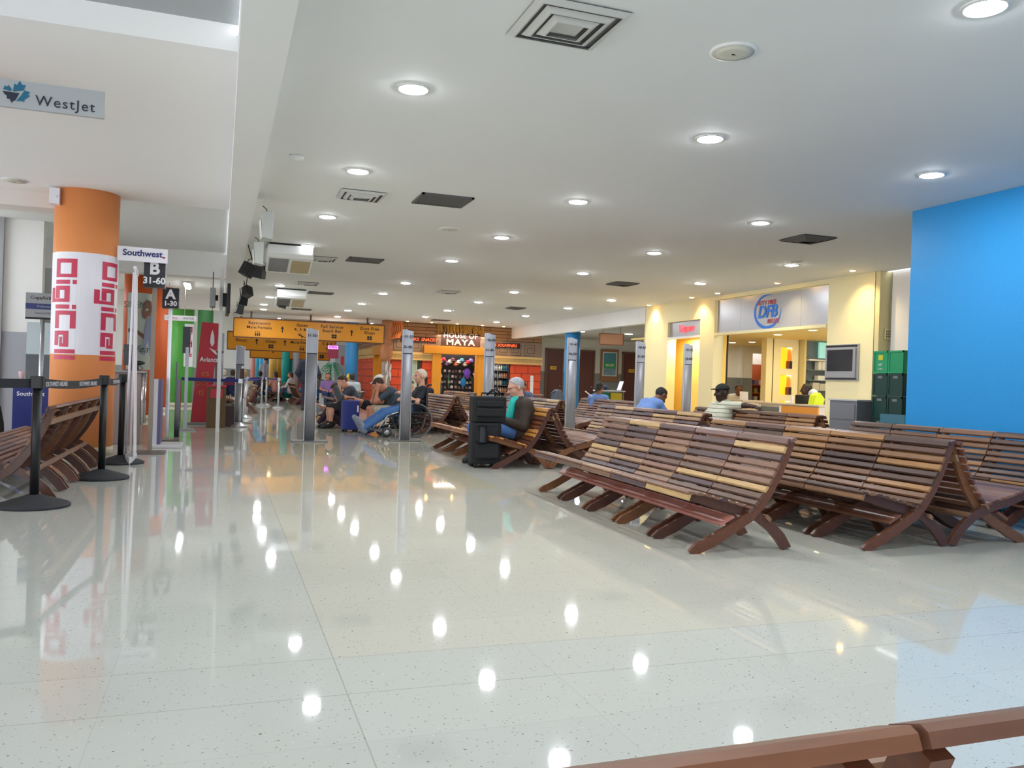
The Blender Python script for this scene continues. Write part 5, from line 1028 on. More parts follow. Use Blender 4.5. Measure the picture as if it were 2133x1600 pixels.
MB().box(-.22, -.2, .45, 1.15, .25, .78).build('glass_case', mat('case_glass', (90, 104, 108), .15, emit=.12), k2); MB().box(-.225, -.2, .38, .45, .2, .82).box(-.225, -.2, 1.15, 1.2, .2, .82).box(-.225, -.2, .45, 1.15, .5, .53).build('case_frame', VINYL, k2)
o = MB().box(-.1, .1, -.01, .01, 0, .2).build('leaflet', VINYL); o.location = (12.1, 17.28, .905); o.rotation_euler = (R(8), 0, R(-50)); tag(o, 'white leaflet in a stand on the rounded pale counter', 'leaflet')
o = MB().prismY([(-.12, 0), (.1, 0), (.16, .12), (.03, .26), (-.08, .2)], -.1, .1).build('high_visibility_vest', mat('hi_vis_yellow', (222, 240, 30), .6)); o.location = (12.15, 14.75, .88); tag(o, 'fluorescent yellow vest lying on the long counter', 'vest')
o = MB().rbox(-.16, .16, -.12, .12, 0, .2, .04).build('black_bag', DARK, bevel=.02); o.location = (12.2, 15.2, .88); tag(o, 'black bag on the long counter beside the yellow vest', 'bag')
o = MB().box(-.03, .03, -.03, .03, 0, .17).build('card_stand', VINYL); o.location = (12.2, 15.6, .88); tag(o, 'small white card stand on the long counter', 'stand')
for yy, lb in ((16.62, 'dark shutter rail at the left edge of the duty free opening'),):
    o = MB().box(x+.3, x+.33, yy-.12, yy-.09, 0, 2.44).build('shutter_rail', DARK); tag(o, lb, 'rail')
# wall television, cabinet, crates
tv = empty('television', (x-.01, 12.37, 1.71), 0, 'small silver framed television set in the cream shop pillar', 'television')
MB().box(-.02, .01, -.44, .42, -.33, .33).build('niche_frame', mat('alu_frame', (176, 176, 178), .35, metal=.5), tv); MB().box(-.05, -.02, -.39, .37, -.28, .26).build('bezel', mat('silver_bezel', (150, 150, 156), .35), tv, bevel=.006); MB().box(-.056, -.05, -.33, .33, -.16, .23).build('screen', mat('tv_screen', (18, 19, 26), .15), tv); MB().box(-.03, -.015, -.41, .39, .28, .315).box(-.03, -.015, -.41, .39, -.315, -.29).build('shadow_gap', DARK, tv)
sp_ = empty('wall_vent', (10.95, 11.49, 2.2), 0, 'small square grille on the shaded end of the cream pillar', 'vent'); MB().box(-.08, .06, -.02, 0, -.09, .09).build('plate', CREAMD, sp_)
mb = MB()
for i in range(3):
    for j in range(3): mb.box(-.065+i*.04, -.037+i*.04, -.024, -.02, -.06+j*.045, -.03+j*.045)
mb.build('slots', mat('slot_shadow', (130, 124, 92), .8), sp_)
cb = empty('metal_cabinet', (10.42, 11.6, 0), 0, 'grey metal bin cabinet at the foot of the cream pillar', 'cabinet')
MB().box(-.28, .28, -.32, .34, 0, 1.02).build('body', mat('cabinet_grey', (128, 130, 138), .4, metal=.3), cb, bevel=.006); MB().box(-.30, .30, -.34, .36, 1.02, 1.045).build('top', mat('cabinet_top', (196, 198, 200), .35), cb)
MB().box(-.292, -.28, -.28, .30, .70, .96).build('flap', mat('cabinet_grey', (0, 0, 0)), cb, bevel=.004); MB().box(-.29, -.28, -.28, .30, .06, .66).build('door', mat('cabinet_grey', (0, 0, 0)), cb, bevel=.004)
GRN = mat('crate_bright_green', (16, 150, 96), .45); GRD = mat('crate_dark_green', (14, 58, 52), .5)
def crate(y, z, m, label, logo=False):
    o = empty('bottle_crate', (10.55, y, z), 0, label, 'crate', 'stacked bottle crates'); t = .02; h = .37
    MB().box(-.2, .2, -.15, .15, 0, t).box(-.2, -.2+t, -.15, .15, 0, h).box(.2-t, .2, -.15, .15, 0, h).box(-.2, .2, -.15, -.15+t, 0, h).box(-.2, .2, .15-t, .15, 0, h).build('shell', m, o, bevel=.004)
    mb = MB()
    for zz in (0, h-.03): mb.box(-.21, .21, -.16, .16, zz, zz+.03) if zz == 0 else mb.box(-.21, -.19, -.16, .16, zz, zz+.03).box(-.21, .21, -.16, -.14, zz, zz+.03)
    mb.box(-.208, -.2, -.16, -.13, 0, h).box(-.208, -.2, .13, .16, 0, h).build('rib', m, o)
    if logo: MB().box(-.204, -.2, -.05, .05, .22, .3).build('hand_hole', mat('leaf_yellow', (200, 200, 40), .5), o); text('DIET', .05, VINYL, (-.205, 0, .14), n=(-1, 0, 0), parent=o); text('COLD', .04, VINYL, (-.205, 0, .07), n=(-1, 0, 0), parent=o)
    elif m is GRD: MB().box(-.204, -.2, -.05, .05, .29, .33).build('hand_hole', mat('hole_grey', (120, 124, 124), .6), o)
for k in range(5):
    crate(11.0, .0+k*.375, GRN if k == 4 else GRD, ('bottom', 'second', 'third', 'fourth', 'topmost bright green')[k]+' crate of the front stack beside the cream pillar', k == 4)
    crate(10.67, .0+k*.375, GRN if k == 4 else GRD, ('bottom', 'second', 'third', 'fourth', 'topmost bright green')[k]+' crate of the stack next to the blue wall', False)
ch = empty('plastic_chair', (9.9, 10.3, 0), R(-60), 'small blue-green plastic chair at the foot of the blue wall', 'chair')
CG = mat('chair_teal', (70, 130, 150), .4)
MB().rbox(-.2, .2, -.2, .2, .42, .45, .05).build('seat', CG, ch); MB().rbox(-.2, .2, .16, .2, .5, .84, .03).build('backrest', CG, ch, bevel=.01)
for sx in (-.17, .17):
    for sy in (-.17, .17): MB().cyl((sx, sy, 0), (sx, sy, .43), .015).build('leg', STEEL, ch)
# ================================================================ PEOPLE (smooth blended volumes meshed into one surface)
def V3(*a): return np.array(a, float)
def field(prims, vox):
    lo = np.min([np.minimum(p['a'], p['b'])-p['m'] for p in prims if not p.get('cut')], 0); hi = np.max([np.maximum(p['a'], p['b'])+p['m'] for p in prims if not p.get('cut')], 0)
    lo -= 3*vox; n = np.ceil((hi+3*vox-lo)/vox).astype(int)+1
    F = np.full(n, .25, np.float32)
    for p in prims:
        k = p['k']; a0 = np.minimum(p['a'], p['b'])-p['m']-k-2*vox; b0 = np.maximum(p['a'], p['b'])+p['m']+k+2*vox
        i0 = np.clip(((a0-lo)/vox).astype(int), 0, n); i1 = np.clip(((b0-lo)/vox).astype(int)+2, 0, n)
        if (i1 <= i0).any(): continue
        g = [lo[d]+vox*np.arange(i0[d], i1[d]) for d in range(3)]
        X, Y, Z = g[0][:, None, None], g[1][None, :, None], g[2][None, None, :]
        if p['t'] == 'c':
            ab = p['b']-p['a']; L2 = max(1e-9, float(ab@ab)); dx, dy, dz = X-p['a'][0], Y-p['a'][1], Z-p['a'][2]
            t = np.clip((dx*ab[0]+dy*ab[1]+dz*ab[2])/L2, 0, 1)
            D = np.sqrt((dx-t*ab[0])**2+(dy-t*ab[1])**2+(dz-t*ab[2])**2)-(p['r0']+(p['r1']-p['r0'])*t)
        elif p['t'] == 'e':
            M_ = p['M']; c = p['c']; dx, dy, dz = X-c[0], Y-c[1], Z-c[2]
            q = [(M_[i][0]*dx+M_[i][1]*dy+M_[i][2]*dz)/p['R'][i] for i in range(3)]
            k0 = np.sqrt(q[0]**2+q[1]**2+q[2]**2); k1 = np.sqrt((q[0]/p['R'][0])**2+(q[1]/p['R'][1])**2+(q[2]/p['R'][2])**2)+1e-9
            D = k0*(k0-1)/k1
        if p.get('plane') is not None:
            nn, dd = p['plane']; D = np.maximum(D, nn[0]*X+nn[1]*Y+nn[2]*Z-dd)
        S = F[i0[0]:i1[0], i0[1]:i1[1], i0[2]:i1[2]]
        if p.get('cut'): S[...] = np.maximum(S, -D)
        else:
            h = np.clip(.5+.5*(S-D)/k, 0, 1); S[...] = S*(1-h)+D*h-k*h*(1-h)
    return F, lo
def cap(a, b, r0, r1=None, k=.03):
    a, b = np.array(a, float), np.array(b, float); r1 = r0 if r1 is None else r1
    return dict(t='c', a=a, b=b, r0=r0, r1=r1, k=k, m=max(r0, r1))
def ellp(c, Rr, M_=None, k=.02, **kw):
    c = np.array(c, float); return dict(t='e', a=c, b=c, c=c, R=Rr, M=np.eye(3) if M_ is None else M_, k=k, m=max(Rr), **kw)
def sdf_obj(name, prims, vox, m, parent):
    F, lo = field(prims, vox); g = openvdb.FloatGrid(background=.25); g.copyFromArray(F)
    pts, quads = g.convertToQuads(isovalue=0)
    me = bpy.data.meshes.new(name); me.from_pydata((pts*vox+lo).tolist(), [], quads[:, ::-1].tolist() if True else quads.tolist())
    if name == 'hair':
        rr = np.random.RandomState(3); co = np.array(pts*vox+lo, float)+rr.normal(0, .0022, pts.shape); me.vertices.foreach_set('co', co.ravel())
    me.polygons.foreach_set('use_smooth', [True]*len(me.polygons)); me.materials.append(m)
    o = bpy.data.objects.new(name, me); COL.objects.link(o); o.parent = parent; return o
def basis(f, u):      # rows: right, forward, up
    f = np.array(f, float); f /= np.linalg.norm(f); u = np.array(u, float); u = u-f*(u@f); u /= np.linalg.norm(u); return np.array([np.cross(f, u), f, u])
def hand_prims(w, d, nrm, s, curl=.5, side=1, k=.006):
    """w wrist, d direction of the fingers, nrm palm normal; four unequal fingers and a thumb"""
    d = np.array(d, float); d /= np.linalg.norm(d); nrm = np.array(nrm, float); nrm = nrm-d*(nrm@d); nrm /= np.linalg.norm(nrm); sd = np.cross(d, nrm)*side
    w = np.array(w, float); pr = [cap(w, w+d*.075*s-sd*.018*s, .024*s, .022*s, .01), cap(w, w+d*.078*s+sd*.02*s, .022*s, .02*s, .01), cap(w+d*.03*s, w+d*.075*s, .024*s, .022*s, .01)]
    for i, (o_, L_) in enumerate(((-.033, .062), (-.012, .074), (.010, .070), (.031, .054))):
        a = w+d*.082*s+sd*o_*s; c1, c2 = curl*.9, curl*1.9
        b = a+(d*math.cos(c1)+nrm*math.sin(c1))*L_*.5*s; c = b+(d*math.cos(c2)+nrm*math.sin(c2))*L_*.5*s
        pr += [cap(a, b, .0105*s, .0095*s, k), cap(b, c, .0095*s, .008*s, k)]
    a = w+d*.025*s-sd*.03*s; b = a+(d*.6-sd*.75+nrm*.2)*.038*s; c = b+(d*.85-sd*.2+nrm*.35)*.034*s
    pr += [cap(a, b, .013*s, .011*s, .01), cap(b, c, .011*s, .009*s, k)]
    return pr
def head_prims(c, B, s):
    P = lambda x, y, z: c+(B[0]*x+B[1]*y+B[2]*z)*s
    e = lambda x, y, z, R_, k=.02: ellp(P(x, y, z), tuple(v*s for v in R_), B, k*s)
    pr = [e(0, -.01, .035, (.076, .097, .085)), e(0, .03, -.03, (.058, .065, .075)), e(0, .062, -.088, (.026, .022, .02), .03), e(0, .075, .035, (.055, .022, .014), .015),
          e(.036, .066, -.02, (.022, .02, .026), .02), e(-.036, .066, -.02, (.022, .02, .026), .02), e(0, .088, -.055, (.024, .012, .008), .008), e(0, .086, -.067, (.02, .012, .007), .006)]
    pr += [cap(P(0, .088, .022), P(0, .118, -.022), .009*s, .015*s, .012*s)]
    for sx in (-1, 1): pr += [e(sx*.078, -.008, -.0, (.010, .020, .033), .008), cap(P(sx*.012, .098, -.024), P(sx*.014, .1, -.026), .010*s, .010*s, .006*s)]
    return pr
def person(label, loc, rz, J, skin, top, leg, shoe, hair=None, hs_=None, vox=.012, sleeve=.5, legcut=1.0, s=1.15, wid=1.0, belly=0, cat='person', name='person', hat=None, glasses=False, hands=True, jacket=None, collar=None, bald=0, feet=True, beard=None, loose=.012, ponytail=False):
    o = empty(name, loc, rz, label, 'person')
    g = {k: np.array(v, float) for k, v in J.items() if k not in ('hf', 'hu', 'hd')}
    B = basis(J.get('hf', (0, 1, -.1)), J.get('hu', (0, 0, 1))); hc = g['head']; sc = s
    shm = (g['shL']+g['shR'])/2; hipm = (g['hipL']+g['hipR'])/2; lat = (g['shR']-g['shL']); lat /= np.linalg.norm(lat)
    waist = hipm*.45+shm*.55+(g.get('bend', V3(0, 0, 0)))
    def torso(x, t0=0):
        w_ = .075*s*wid; q = []
        for sg in (-1, 1): q += [cap(hipm+lat*sg*w_, waist+lat*sg*w_*.85, .105*s*wid+x, .098*s*wid+x+belly*.3, .05), cap(waist+lat*sg*w_*.85, shm+lat*sg*w_*1.0-(shm-waist)*.12, .098*s*wid+x+belly*.3, .088*s+x, .05)]
        q += [cap(g['shL'], g['shR'], .055*s+x, .055*s+x, .05)]
        if belly: q += [cap(waist+V3(0, .06, -.04), waist+V3(0, .07, -.12), .09*s+belly, .09*s+belly, .06)]
        return q
    neck = [cap(shm-V3(0, 0, .02), hc-B[2]*.05*s-B[1]*.015*s, .056*s, .05*s, .03)]
    body = torso(-.012)+neck+head_prims(hc, B, s)
    for q in 'LR':
        S_, E_, H_ = g['sh'+q], g['el'+q], g['ha'+q]
        body += [cap(S_, E_, .046*s, .037*s, .03), cap(E_, H_, .037*s, .025*s, .02)]
        hd = J['hd'][q] if 'hd' in J and q in J['hd'] else ((H_-E_), (0, 0, -1), .6)
        if hands: body += hand_prims(H_, hd[0], hd[1], s*1.02, hd[2], 1 if q == 'R' else -1)
        else: body += [ellp(H_+(H_-E_)/np.linalg.norm(H_-E_)*.05*s, (.04*s, .04*s, .05*s))]
        hp, kn, an = g['hip'+q], g['kn'+q], g['an'+q]
        body += [cap(hp, kn, .078*s*wid, .052*s, .04), cap(kn, an, .052*s, .034*s, .03)]
        mid = kn*.62+an*.38; body += [ellp(mid+(np.cross(kn-an, lat)/np.linalg.norm(kn-an)*0), (.048*s, .05*s, .06*s), None, .03)]
        if feet: body += [cap(an, g['to'+q], .035*s, .028*s, .03)]
    sdf_obj('body', body, vox, skin, o)
    x = loose; sh_ = torso(x)
    for q in 'LR':
        S_, E_, H_ = g['sh'+q], g['el'+q], g['ha'+q]
        if sleeve > 0: sh_ += [cap(S_, S_+(E_-S_)*min(1, sleeve*1.0/.5*.62 if sleeve <= .5 else 1), .050*s+x, .045*s+x, .03)]
        if sleeve > .6: sh_ += [cap(E_, E_+(H_-E_)*(.95 if sleeve >= 1 else .5), .042*s+x, .033*s+x, .02)]
    if collar: sh_ += [cap(shm+V3(0, -.01, .01), shm+(hc-shm)*.35, .062*s, .058*s, .02)]
    so_ = sdf_obj('jacket' if jacket else 'shirt', sh_, vox, top, o)
    if leg is not None:
        tr = []
        for q in 'LR':
            hp, kn, an = g['hip'+q], g['kn'+q], g['an'+q]
            if legcut >= .5: tr += [cap(hp, kn, .092*s*wid, .062*s, .04)]
            else: tr += [cap(hp, hp+(kn-hp)*(legcut*2), .094*s*wid, .08*s, .04)]
            if legcut > .55: tr += [cap(kn, kn+(an-kn)*min(1, (legcut-.5)*2), .062*s, .05*s, .03)]
        for sg in (-1, 1): tr += [cap(hipm+lat*sg*.07*s*wid, hipm+lat*sg*.07*s*wid+V3(0, 0, .04), .108*s*wid+.006, .105*s*wid+.004, .04)]
        sdf_obj('trousers' if legcut > .7 else 'shorts', tr, vox, leg, o)
    if shoe is not None and feet:
        for q in 'LR':
            a, t = g['an'+q], g['to'+q]; d = t-a; L_ = np.linalg.norm(d); d = d/L_; dn = J.get('sole', (0, 0, -1)); dn = np.array(dn, float); hl = a-d*.05*s+dn*.02*s
            sdf_obj('shoe', [cap(hl, t+d*.02, .042*s, .036*s, .02), cap(hl+dn*.02, t+d*.03+dn*.012, .034*s, .034*s, .02), cap(a, a+(g['kn'+q]-a)*.08, .045*s, .045*s, .02)], vox*.9, shoe, o)
    if hair is not None:
        hk = hs_ or .35; nn = B[1]*.80-B[2]*.60; cc = hc+B[2]*.035*s-B[1]*.01*s
        pl = (nn, float(nn@(cc+B[1]*.02*s*(1-bald)+B[2]*.0*s)))
        hp_ = [dict(ellp(cc, (.083*s, .104*s, .092*s), B, .01), plane=pl)]
        if hk > .5: hp_ += [dict(ellp(hc-B[1]*.035*s-B[2]*.04*s, (.08*s, .07*s, .10*s), B, .02), plane=pl)]
        if ponytail: hp_ += [cap(hc-B[1]*.10*s+B[2]*.02*s, hc-B[1]*.15*s-B[2]*.13*s, .04*s, .022*s, .03)]
        sdf_obj('hair', hp_, vox*.8, hair, o)
    if hat is not None:
        cc = hc+B[2]*.05*s-B[1]*.008*s; pl = (-B[2], float(-B[2]@(cc-B[2]*.0)))
        hp_ = [dict(ellp(cc, (.088*s, .108*s, .088*s), B, .01), plane=pl)]
        if hat[1]: hp_ += [dict(ellp(cc+B[1]*.10*s+B[2]*.008*s, (.06*s, .085*s, .012*s), B, .01), plane=pl)]
        sdf_obj('cap', hp_, vox*.8, hat[0], o)
    if vox < .013:
        P = lambda x_, y_, z_: hc+(B[0]*x_+B[1]*y_+B[2]*z_)*s
        for sx in (-1, 1):
            e = MB().ell(tuple(P(sx*.030, .083, .016)), (.011*s, .011*s, .007*s), 6).build('eye', mat('eye_dark', (40, 30, 28), .3), o)
        if glasses:
            gm = MB()
            for sx in (-1, 1):
                pts = [tuple(P(sx*.033+.023*math.cos(t), .104, .012+.017*math.sin(t))) for t in [2*math.pi*k/14 for k in range(15)]]; gm.tube(pts, .0025, 5)
                gm.tube([tuple(P(sx*.056, .10, .016)), tuple(P(sx*.082, .0, .016))], .0025, 5)
            gm.tube([tuple(P(-.01, .105, .015)), tuple(P(.01, .105, .015))], .0025, 5).build('spectacles', mat('gold_wire', (120, 96, 70), .3, metal=.7), o)
    return o
def sitJ(lean=-.12, sh=.90, head=(0, -.05, 1.16), knee=.52, ank=(.50, .10), hand=(.10, .34, .58), kw=.13, pel=(0, 0, .46)):
    J = dict(hipL=(-.10, 0, pel[2]), hipR=(.10, 0, pel[2]), shL=(-.19, lean, sh), shR=(.19, lean, sh), head=head, knL=(-kw, knee, .50), knR=(kw, knee, .50), anL=(-kw, ank[0], ank[1]), anR=(kw, ank[0], ank[1]),
             toL=(-kw-.02, ank[0]+.16, .05), toR=(kw+.02, ank[0]+.16, .05), elL=(-.27, lean+.12, .64), elR=(.27, lean+.12, .64), haL=(-hand[0], hand[1], hand[2]), haR=(hand[0], hand[1], hand[2]))
    return J
SK1 = mat('skin_fair', (214, 160, 136), .5, noise=.06, nscale=9); SK2 = mat('skin_tan', (196, 132, 104), .5, noise=.06, nscale=9); SKD = mat('skin_deep', (62, 40, 32), .45); SKM = mat('skin_brown', (128, 84, 62), .5)
GH = mat('grey_hair', (176, 176, 178), .8, noise=.25, nscale=45, bump=.4); BH = mat('black_hair', (22, 20, 20), .6); BRH = mat('brown_hair', (66, 46, 36), .7, noise=.3, nscale=40); BLH = mat('blonde_hair', (190, 156, 104), .7, noise=.25, nscale=40); WH = mat('white_hair', (222, 208, 188), .8, noise=.15, nscale=40)
DN = mat('blue_denim', (70, 112, 170), .8, noise=.18, nscale=12, bump=.3); DND = mat('dark_denim', (40, 62, 104), .8, noise=.2, nscale=12); SHB = mat('shoe_black', (28, 28, 32), .6)
# 1 grey haired man beside the stacked cases
J = sitJ(lean=-.02, sh=.84, head=(0, .055, 1.075), knee=.64, ank=(.54, .12), hand=(.07, .30, .60)); J['hf'] = (0, .92, -.38); J['hu'] = (0, .38, .92); J['bend'] = V3(0, -.06, 0)
J['shL'] = (-.21, -.03, .84); J['shR'] = (.21, -.03, .84); J['elL'] = (-.28, .03, .56); J['elR'] = (.28, .03, .56); J['hd'] = {'L': ((.5, 1, .1), (0, 0, 1), .5), 'R': ((-.5, 1, .1), (0, 0, 1), .5)}
p1 = person('grey-haired man with glasses in a dark brown jacket, looking down beside stacked black luggage', (3.98, 10.98, 0), R(90), J, SK1, mat('brown_suede', (58, 46, 38), .8, noise=.2, nscale=8, bump=.5), DN, SHB, GH, vox=.009, sleeve=1, jacket=True, glasses=True, collar=True, wid=1.15, loose=.028, belly=.015)
TEAL = mat('turquoise_cloth', (34, 196, 184), .6)
sdf_obj('turquoise_shirt', [cap((-.035, .105, .86), (-.03, .145, .66), .04, .045, .03), cap((.035, .105, .86), (.03, .145, .66), .04, .045, .03), cap((0, .13, .66), (0, .15, .52), .05, .05, .03), cap((0, .05, .91), (0, .08, .89), .065, .055, .02)], .009, TEAL, p1)
ph = empty('phone', (3.62, 10.98, .66), R(90), 'dark phone held in the grey-haired man\'s hands', 'phone'); MB().box(-.04, .04, -.07, .07, -.006, .006).build('case', DARK, ph, bevel=.004)
# 2 man in black cap, arm along the bench back
J = sitJ(lean=-.12, sh=.86, head=(-.01, -.08, 1.08), knee=.56, hand=(.1, .3, .55)); J['hf'] = (.05, 1, -.05)
J['shL'] = (-.22, -.10, .84); J['shR'] = (.22, -.16, .88); J['elR'] = (.50, -.26, .87); J['haR'] = (.74, -.28, .86); J['hd'] = {'R': ((1, -.15, -.25), (0, 0, -1), .35), 'L': ((.3, 1, 0), (0, 0, -1), .5)}
# facing -x: local right (+x) points to -y... so his stretched arm runs towards the camera
J2 = {k: v for k, v in J.items()}
p2 = person('man in a black cap and pale striped polo shirt, arm stretched along the bench back', (7.98, 12.15, 0), R(90), {**J, 'shL': (-.22, -.12, .88), 'elL': (-.46, -.24, .89), 'haL': (-.68, -.27, .88), 'shR': (.22, -.08, .84), 'elR': (.30, .06, .62), 'haR': (.12, .3, .56), 'hd': {'L': ((-1, -.1, -.3), (0, 0, -1), .35), 'R': ((-.3, 1, 0), (0, 0, -1), .5)}}, SKD, None or mat('striped_polo', (214, 214, 190), .8), DND, SHB, None, vox=.010, sleeve=.5, hat=(mat('cap_black', (20, 20, 22), .7), True), wid=1.15, belly=.02, s=1.22)
pm_ = MATS['striped_polo']; nt = pm_.node_tree; b_ = nt.nodes['Principled BSDF']; tc = nt.nodes.new('ShaderNodeTexCoord'); wv = nt.nodes.new('ShaderNodeTexWave'); wv.bands_direction = 'Z'; wv.inputs['Scale'].default_value = 4.6; wv.inputs['Distortion'].default_value = .6
cr = nt.nodes.new('ShaderNodeValToRGB'); cr.color_ramp.elements[0].position = .015; cr.color_ramp.elements[0].color = lin((86, 96, 84))+(1,); cr.color_ramp.elements[1].position = .07; cr.color_ramp.elements[1].color = lin((218, 218, 194))+(1,)
nt.links.new(tc.outputs['Object'], wv.inputs['Vector']); nt.links.new(wv.outputs['Fac'], cr.inputs[0]); nt.links.new(cr.outputs[0], b_.inputs['Base Color'])
o = MB().tube([(.028*math.cos(t), 0, .028*math.sin(t)) for t in [2*math.pi*k/12 for k in range(13)]], .006, 5).build('wristwatch', STEEL); o.location = (8.24, 11.53, .875); tag(o, 'watch on the wrist of the man in the black cap', 'watch')
# 3 hunched man in blue, back turned
J = sitJ(lean=.10, sh=.86, head=(.02, .30, 1.0), knee=.55, hand=(.1, .46, .56)); J['hf'] = (.1, .7, -.7); J['hu'] = (0, .7, .7); J['bend'] = V3(0, -.09, .02); J['elL'] = (-.27, .28, .60); J['elR'] = (.27, .28, .60)
LB = mat('light_blue_shirt', (112, 146, 206), .8, noise=.06, nscale=9)
person('hunched short-haired man in a light blue shirt, back turned, before the liquor doorway', (7.02, 12.85, 0), R(-75), J, SKM, LB, DND, SHB, BH, vox=.012, collar=True, wid=1.1)
# 4 woman with ponytail
J = sitJ(lean=-.02, sh=.84, head=(0, .05, 1.09), knee=.52); J['hf'] = (0, .95, -.3)
person('woman with a black ponytail and light blue shirt, back turned, near the corridor', (8.62, 18.2, 0), R(-50), J, SKM, LB, DND, SHB, BH, .7, vox=.014, ponytail=True)
o = MB().box(-.012, .012, -.012, .012, -.11, .11).build('white_pen', VINYL); o.location = (8.22, 17.9, .93); o.rotation_euler = (0, R(-55), 0); tag(o, 'white stick poking out beside the ponytailed woman', 'stick')
# 5 man with phone facing the camera
J = sitJ(lean=.06, sh=.86, head=(0, .22, 1.04), knee=.5, hand=(.05, .42, .66)); J['hf'] = (0, .75, -.65); J['hu'] = (0, .65, .75); J['bend'] = V3(0, -.06, 0)
person('man in a blue-grey polo bent over his phone by the orange brick corner', (6.60, 18.1, 0), R(165), J, SK2, mat('blue_grey_polo', (96, 112, 140), .8), mat('navy_trousers', (34, 38, 60), .8), SHB, BRH, vox=.012)
o = MB().box(-.04, .04, -.01, .01, -.07, .07).build('phone', DARK); o.location = (6.70, 17.62, .68); o.rotation_euler = (R(50), 0, 0); tag(o, 'phone of the man by the orange brick corner', 'phone')
# 6 man resting his face on his fist
J = sitJ(lean=.08, sh=.86, head=(-.08, .25, 1.03), knee=.5, hand=(.1, .3, .55)); J['hf'] = (-.1, .75, -.6); J['hu'] = (.1, .6, .75); J['bend'] = V3(0, -.05, 0)
J['elL'] = (-.22, .38, .66); J['haL'] = (-.13, .33, .90); J['hd'] = {'L': ((.1, .1, 1), (.3, -.8, 0), 1.6), 'R': ((-.5, 1, 0), (0, 0, -1), .6)}
GT = mat('charcoal_tshirt', (66, 72, 88), .85, noise=.08, nscale=8)
person('dark-haired man in a charcoal t-shirt with his face resting on his fist', (2.80, 18.6, 0), R(95), J, SK1, GT, mat('dark_shorts', (42, 44, 52), .8), SHB, BRH, vox=.011, legcut=.5)
# 7 person behind with legs up on the blue case
J = sitJ(lean=-.10, sh=.82, head=(0, .02, 1.06), knee=.42, hand=(.08, .3, .6)); J.update(knL=(-.09, .42, .62), knR=(.09, .42, .58), anL=(-.05, .84, .74), anR=(.06, .84, .70), toL=(-.05, .93, .90), toR=(.08, .93, .86), sole=(0, 1, -.2)); J['hf'] = (.1, .8, -.5); J['hu'] = (0, .5, .8)
person('traveller in a white cap with bare legs stretched out onto the royal blue suitcase', (3.25, 17.75, 0), R(92), J, SK2, mat('black_tee', (30, 30, 36), .8), mat('black_shorts', (34, 32, 38), .8), mat('grey_trainer', (72, 80, 84), .6), BLH, vox=.012, legcut=.4, hat=(mat('cap_white', (226, 222, 212), .8), True))
# 8 hunched man in shorts, head in his hands
J = sitJ(lean=.14, sh=.88, head=(0, .34, 1.00), knee=.50, ank=(.48, .12)); J['hf'] = (0, .55, -.85); J['hu'] = (0, .85, .5); J['bend'] = V3(0, -.10, .04)
J.update(elL=(-.17, .44, .66), elR=(.17, .44, .66), haL=(-.11, .40, .88), haR=(.11, .40, .88)); J['hd'] = {'L': ((.0, -.15, 1), (.9, .1, 0), .35), 'R': ((0, -.15, 1), (-.9, .1, 0), .35)}
person('bulky man in beige shorts bent forward with his head in his hands', (3.42, 16.95, 0), R(92), J, SK2, mat('slate_tshirt', (68, 78, 90), .85, noise=.08, nscale=8), mat('beige_shorts', (188, 180, 158), .85), mat('trainer_blue', (60, 76, 116), .6), BRH, vox=.010, legcut=.42, wid=1.2, s=1.22, bald=.4)
# 9, 10, 11 people behind
J = sitJ(lean=.05, sh=.84, head=(0, .2, 1.03)); J['hf'] = (0, .6, -.8); J['hu'] = (0, .8, .6)
person('brown-haired person in a beige top, head bowed, behind the man in beige shorts', (4.3, 19.0, 0), R(110), J, SK1, mat('beige_top', (190, 160, 136), .8), DND, SHB, BRH, .7, vox=.014)
J = sitJ(lean=0, sh=.86, head=(0, .02, 1.1)); person('person with a black cap and dark navy jacket turned away, behind the wheelchair', (4.8, 20.3, 0), R(0), J, SK2, mat('navy_jacket', (30, 34, 52), .8), DND, SHB, BH, .7, vox=.014, sleeve=1, hat=(MATS['cap_black'], False))
J = dict(sitJ(lean=0, sh=.62, head=(0, .15, .86), knee=.35, ank=(.5, .10), pel=(0, 0, .16)), knL=(-.16, .3, .42), knR=(.14, .34, .34)); J['hf'] = (0, .6, -.8); J['hu'] = (0, .8, .6); J['elL'] = (-.25, .2, .42); J['elR'] = (.25, .2, .42); J['haL'] = (-.1, .35, .45); J['haR'] = (.1, .35, .45)
person('person in navy and pink clothes sitting on the floor behind the royal blue suitcase', (2.62, 18.85, 0), R(80), J, SK2, mat('navy_pink', (50, 44, 76), .8), mat('plum_trousers', (60, 40, 60), .8), mat('pale_trainer', (196, 192, 184), .6), BRH, .7, vox=.013)
